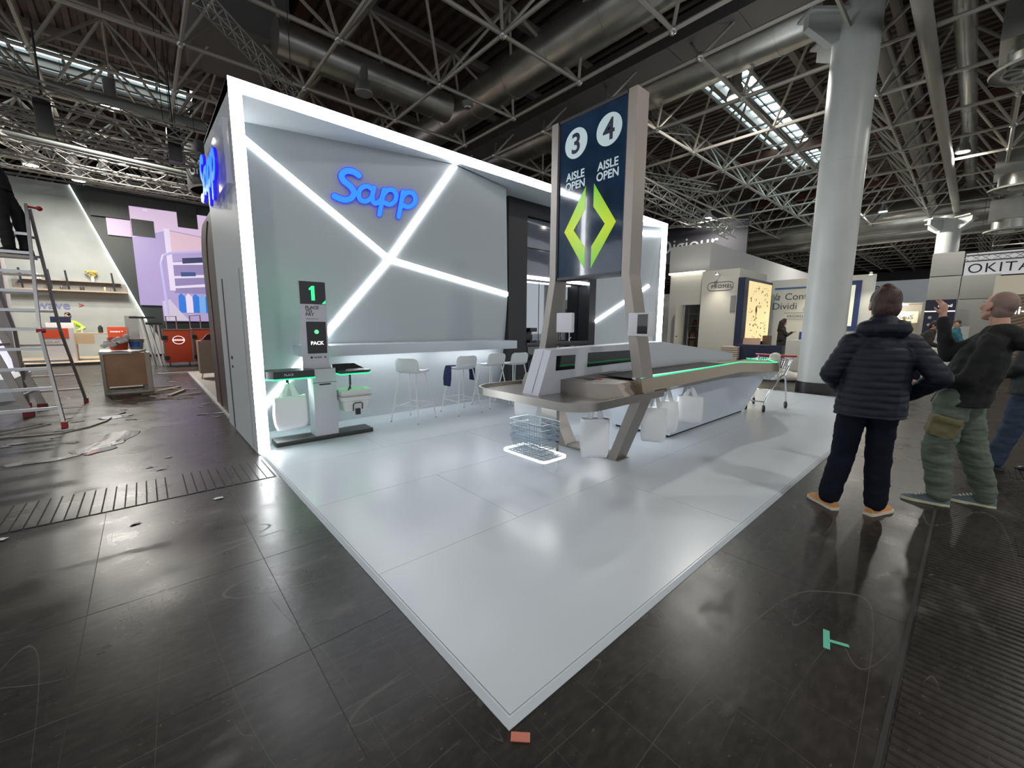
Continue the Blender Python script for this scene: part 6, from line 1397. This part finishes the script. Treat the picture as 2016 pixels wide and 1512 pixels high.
# woman at the white stand
P5 = (17.9, 4.82); M_coat = mat('dark_olive_coat', (.030, .024, .016), .8)
pod = struct('floor_stand_podium', MB().bx(17.75, 2.95, 0, 22, 6.5, .10), M_cream, smooth=0)
m5 = person(P5, az_of(P5), 'woman with long dark hair in a dark coat before the white la Conto wall', dict(
    head=(.0, .0, 1.56), face=(.9, .3, -.15), neck=(-.01, .0, 1.39), chest=(-.02, .0, 1.18), pelvis=(-.02, .0, .90), sL=(-.03, .14, 1.29), sR=(-.01, -.15, 1.29), eL=(.12, .14, 1.08), eR=(.14, -.14, 1.10),
    wL=(.26, .10, 1.18), wR=(.30, -.10, 1.22), dL=(.9, -.2, .2), dR=(.9, .2, .3), pL=(0, 0, -1), pR=(0, 0, -1), hL=(-.02, .08, .85), hR=(-.02, -.08, .85), kL=(.0, .08, .46), kR=(.0, -.08, .46), aL=(.0, .08, .09), aR=(.0, -.08, .09), fL=(1, .1, 0), fR=(1, -.1, 0)),
    (M_coat, (.145, .150, .068), .66, 'cloth'), (M_denimd, (.09, .06, .05), .006), (M_black, M_black), cap_hair(mat('long_dark_hair', (.018, .010, .008), .5), long_=.32), .015, z0=.10, top_name='coat')
P6 = (-2.12, 22.95); M_hiv = mat('hi_vis_yellow', (.36, .60, .03), .7)
m6 = person(P6, az_of(P6), 'worker in hi-vis yellow jacket and black beanie behind the white promotion counter', dict(
    head=(.03, .0, 1.66), face=(-.6, -.8, -.2), neck=(.03, .0, 1.49), chest=(.04, .0, 1.27), pelvis=(.04, .0, .97), sL=(.21, .02, 1.39), sR=(-.15, -.02, 1.39), eL=(.42, .0, 1.20), eR=(-.30, -.1, 1.2),
    wL=(.26, -.2, 1.12), wR=(-.12, -.25, 1.15), dL=(-.9, -.2, 0), dR=(.9, -.2, 0), pL=(0, 0, -1), pR=(0, 0, -1), hL=(.12, 0, .91), hR=(-.04, 0, .91), kL=(.12, 0, .5), kR=(-.04, 0, .5), aL=(.12, 0, .09), aR=(-.04, 0, .09), fL=(0, -1, 0), fR=(0, -1, 0)),
    (M_hiv, (.155, .150, .075), .86, 'cloth'), (M_blkcl, (.1, .08, .07), .006), (M_black, M_black), cap_hair(M_black, full=False, name='beanie'), .016, z0=.10)
tag(MB().bx(-2.50, 22.55, 1.52, -1.98, 22.58, 1.72).bx(-2.50, 22.30, 1.50, -1.98, 22.57, 1.52).build('laptop', mat('navy_lid', (.01, .014, .045), .4), smooth=0), 'open dark navy laptop in front of the hi-vis worker', 'laptop')
tag(MB().bx(-2.6, 22.25, 0.10, -1.9, 22.62, 1.50).build('rear_cabinet', mat('counter_white', (.62, .60, .60), .5), smooth=0), 'pale cabinet under the open laptop behind the promotion counter', 'cabinet')
for P, az_, lab, hx_, tp, sc_ in (((15.2, .92), None, 'hunched man in dark brown jacket looking down, between the two front men', .0, mat('brown_jacket', (.03, .024, .02), .8), 'a'),
    ((19.0, .42), None, 'distant man with orange glasses and teal shirt below the raised arm', .0, mat('teal_shirt', (.03, .16, .20), .8), 'b'), ((19.3, 8.50), None, 'distant worker with orange cap in the store doorway', 0, mat('grey_work_shirt', (.10, .11, .12), .8), 'c')):
    fwd = {'a': (.75, -.3, -.55), 'b': (-.3, -.95, 0), 'c': (.2, -.9, -.1)}[sc_]; lean = .16 if sc_ == 'a' else 0
    person(P, az_of(P), lab, dict(head=(lean * 1.3, .0, 1.62 - lean * .4), face=fwd, neck=(lean, .0, 1.47 - lean * .3), chest=(lean * .5, .0, 1.25), pelvis=(0, .0, .96), sL=(lean * .7, .15, 1.36), sR=(lean * .7, -.17, 1.36), eL=(.15, .2, 1.10), eR=(.14, -.2, 1.10),
        wL=(.32, .1, 1.02), wR=(.34, -.1, 1.02), dL=(.9, 0, 0), dR=(.9, 0, 0), pL=(0, 0, -1), pR=(0, 0, -1), hL=(0, .08, .9), hR=(0, -.08, .9), kL=(0, .08, .5), kR=(0, -.08, .5), aL=(0, .08, .09), aR=(0, -.08, .09), fL=(1, 0, 0), fR=(1, 0, 0)),
        (tp, (.155, .15, .075), .84, 'cloth'), (M_denimd, (.1, .08, .07), .006), (M_black, M_black), cap_hair(M_hair if sc_ != 'c' else M_org, full=False, name='hair' if sc_ != 'c' else 'orange_cap'), .016)
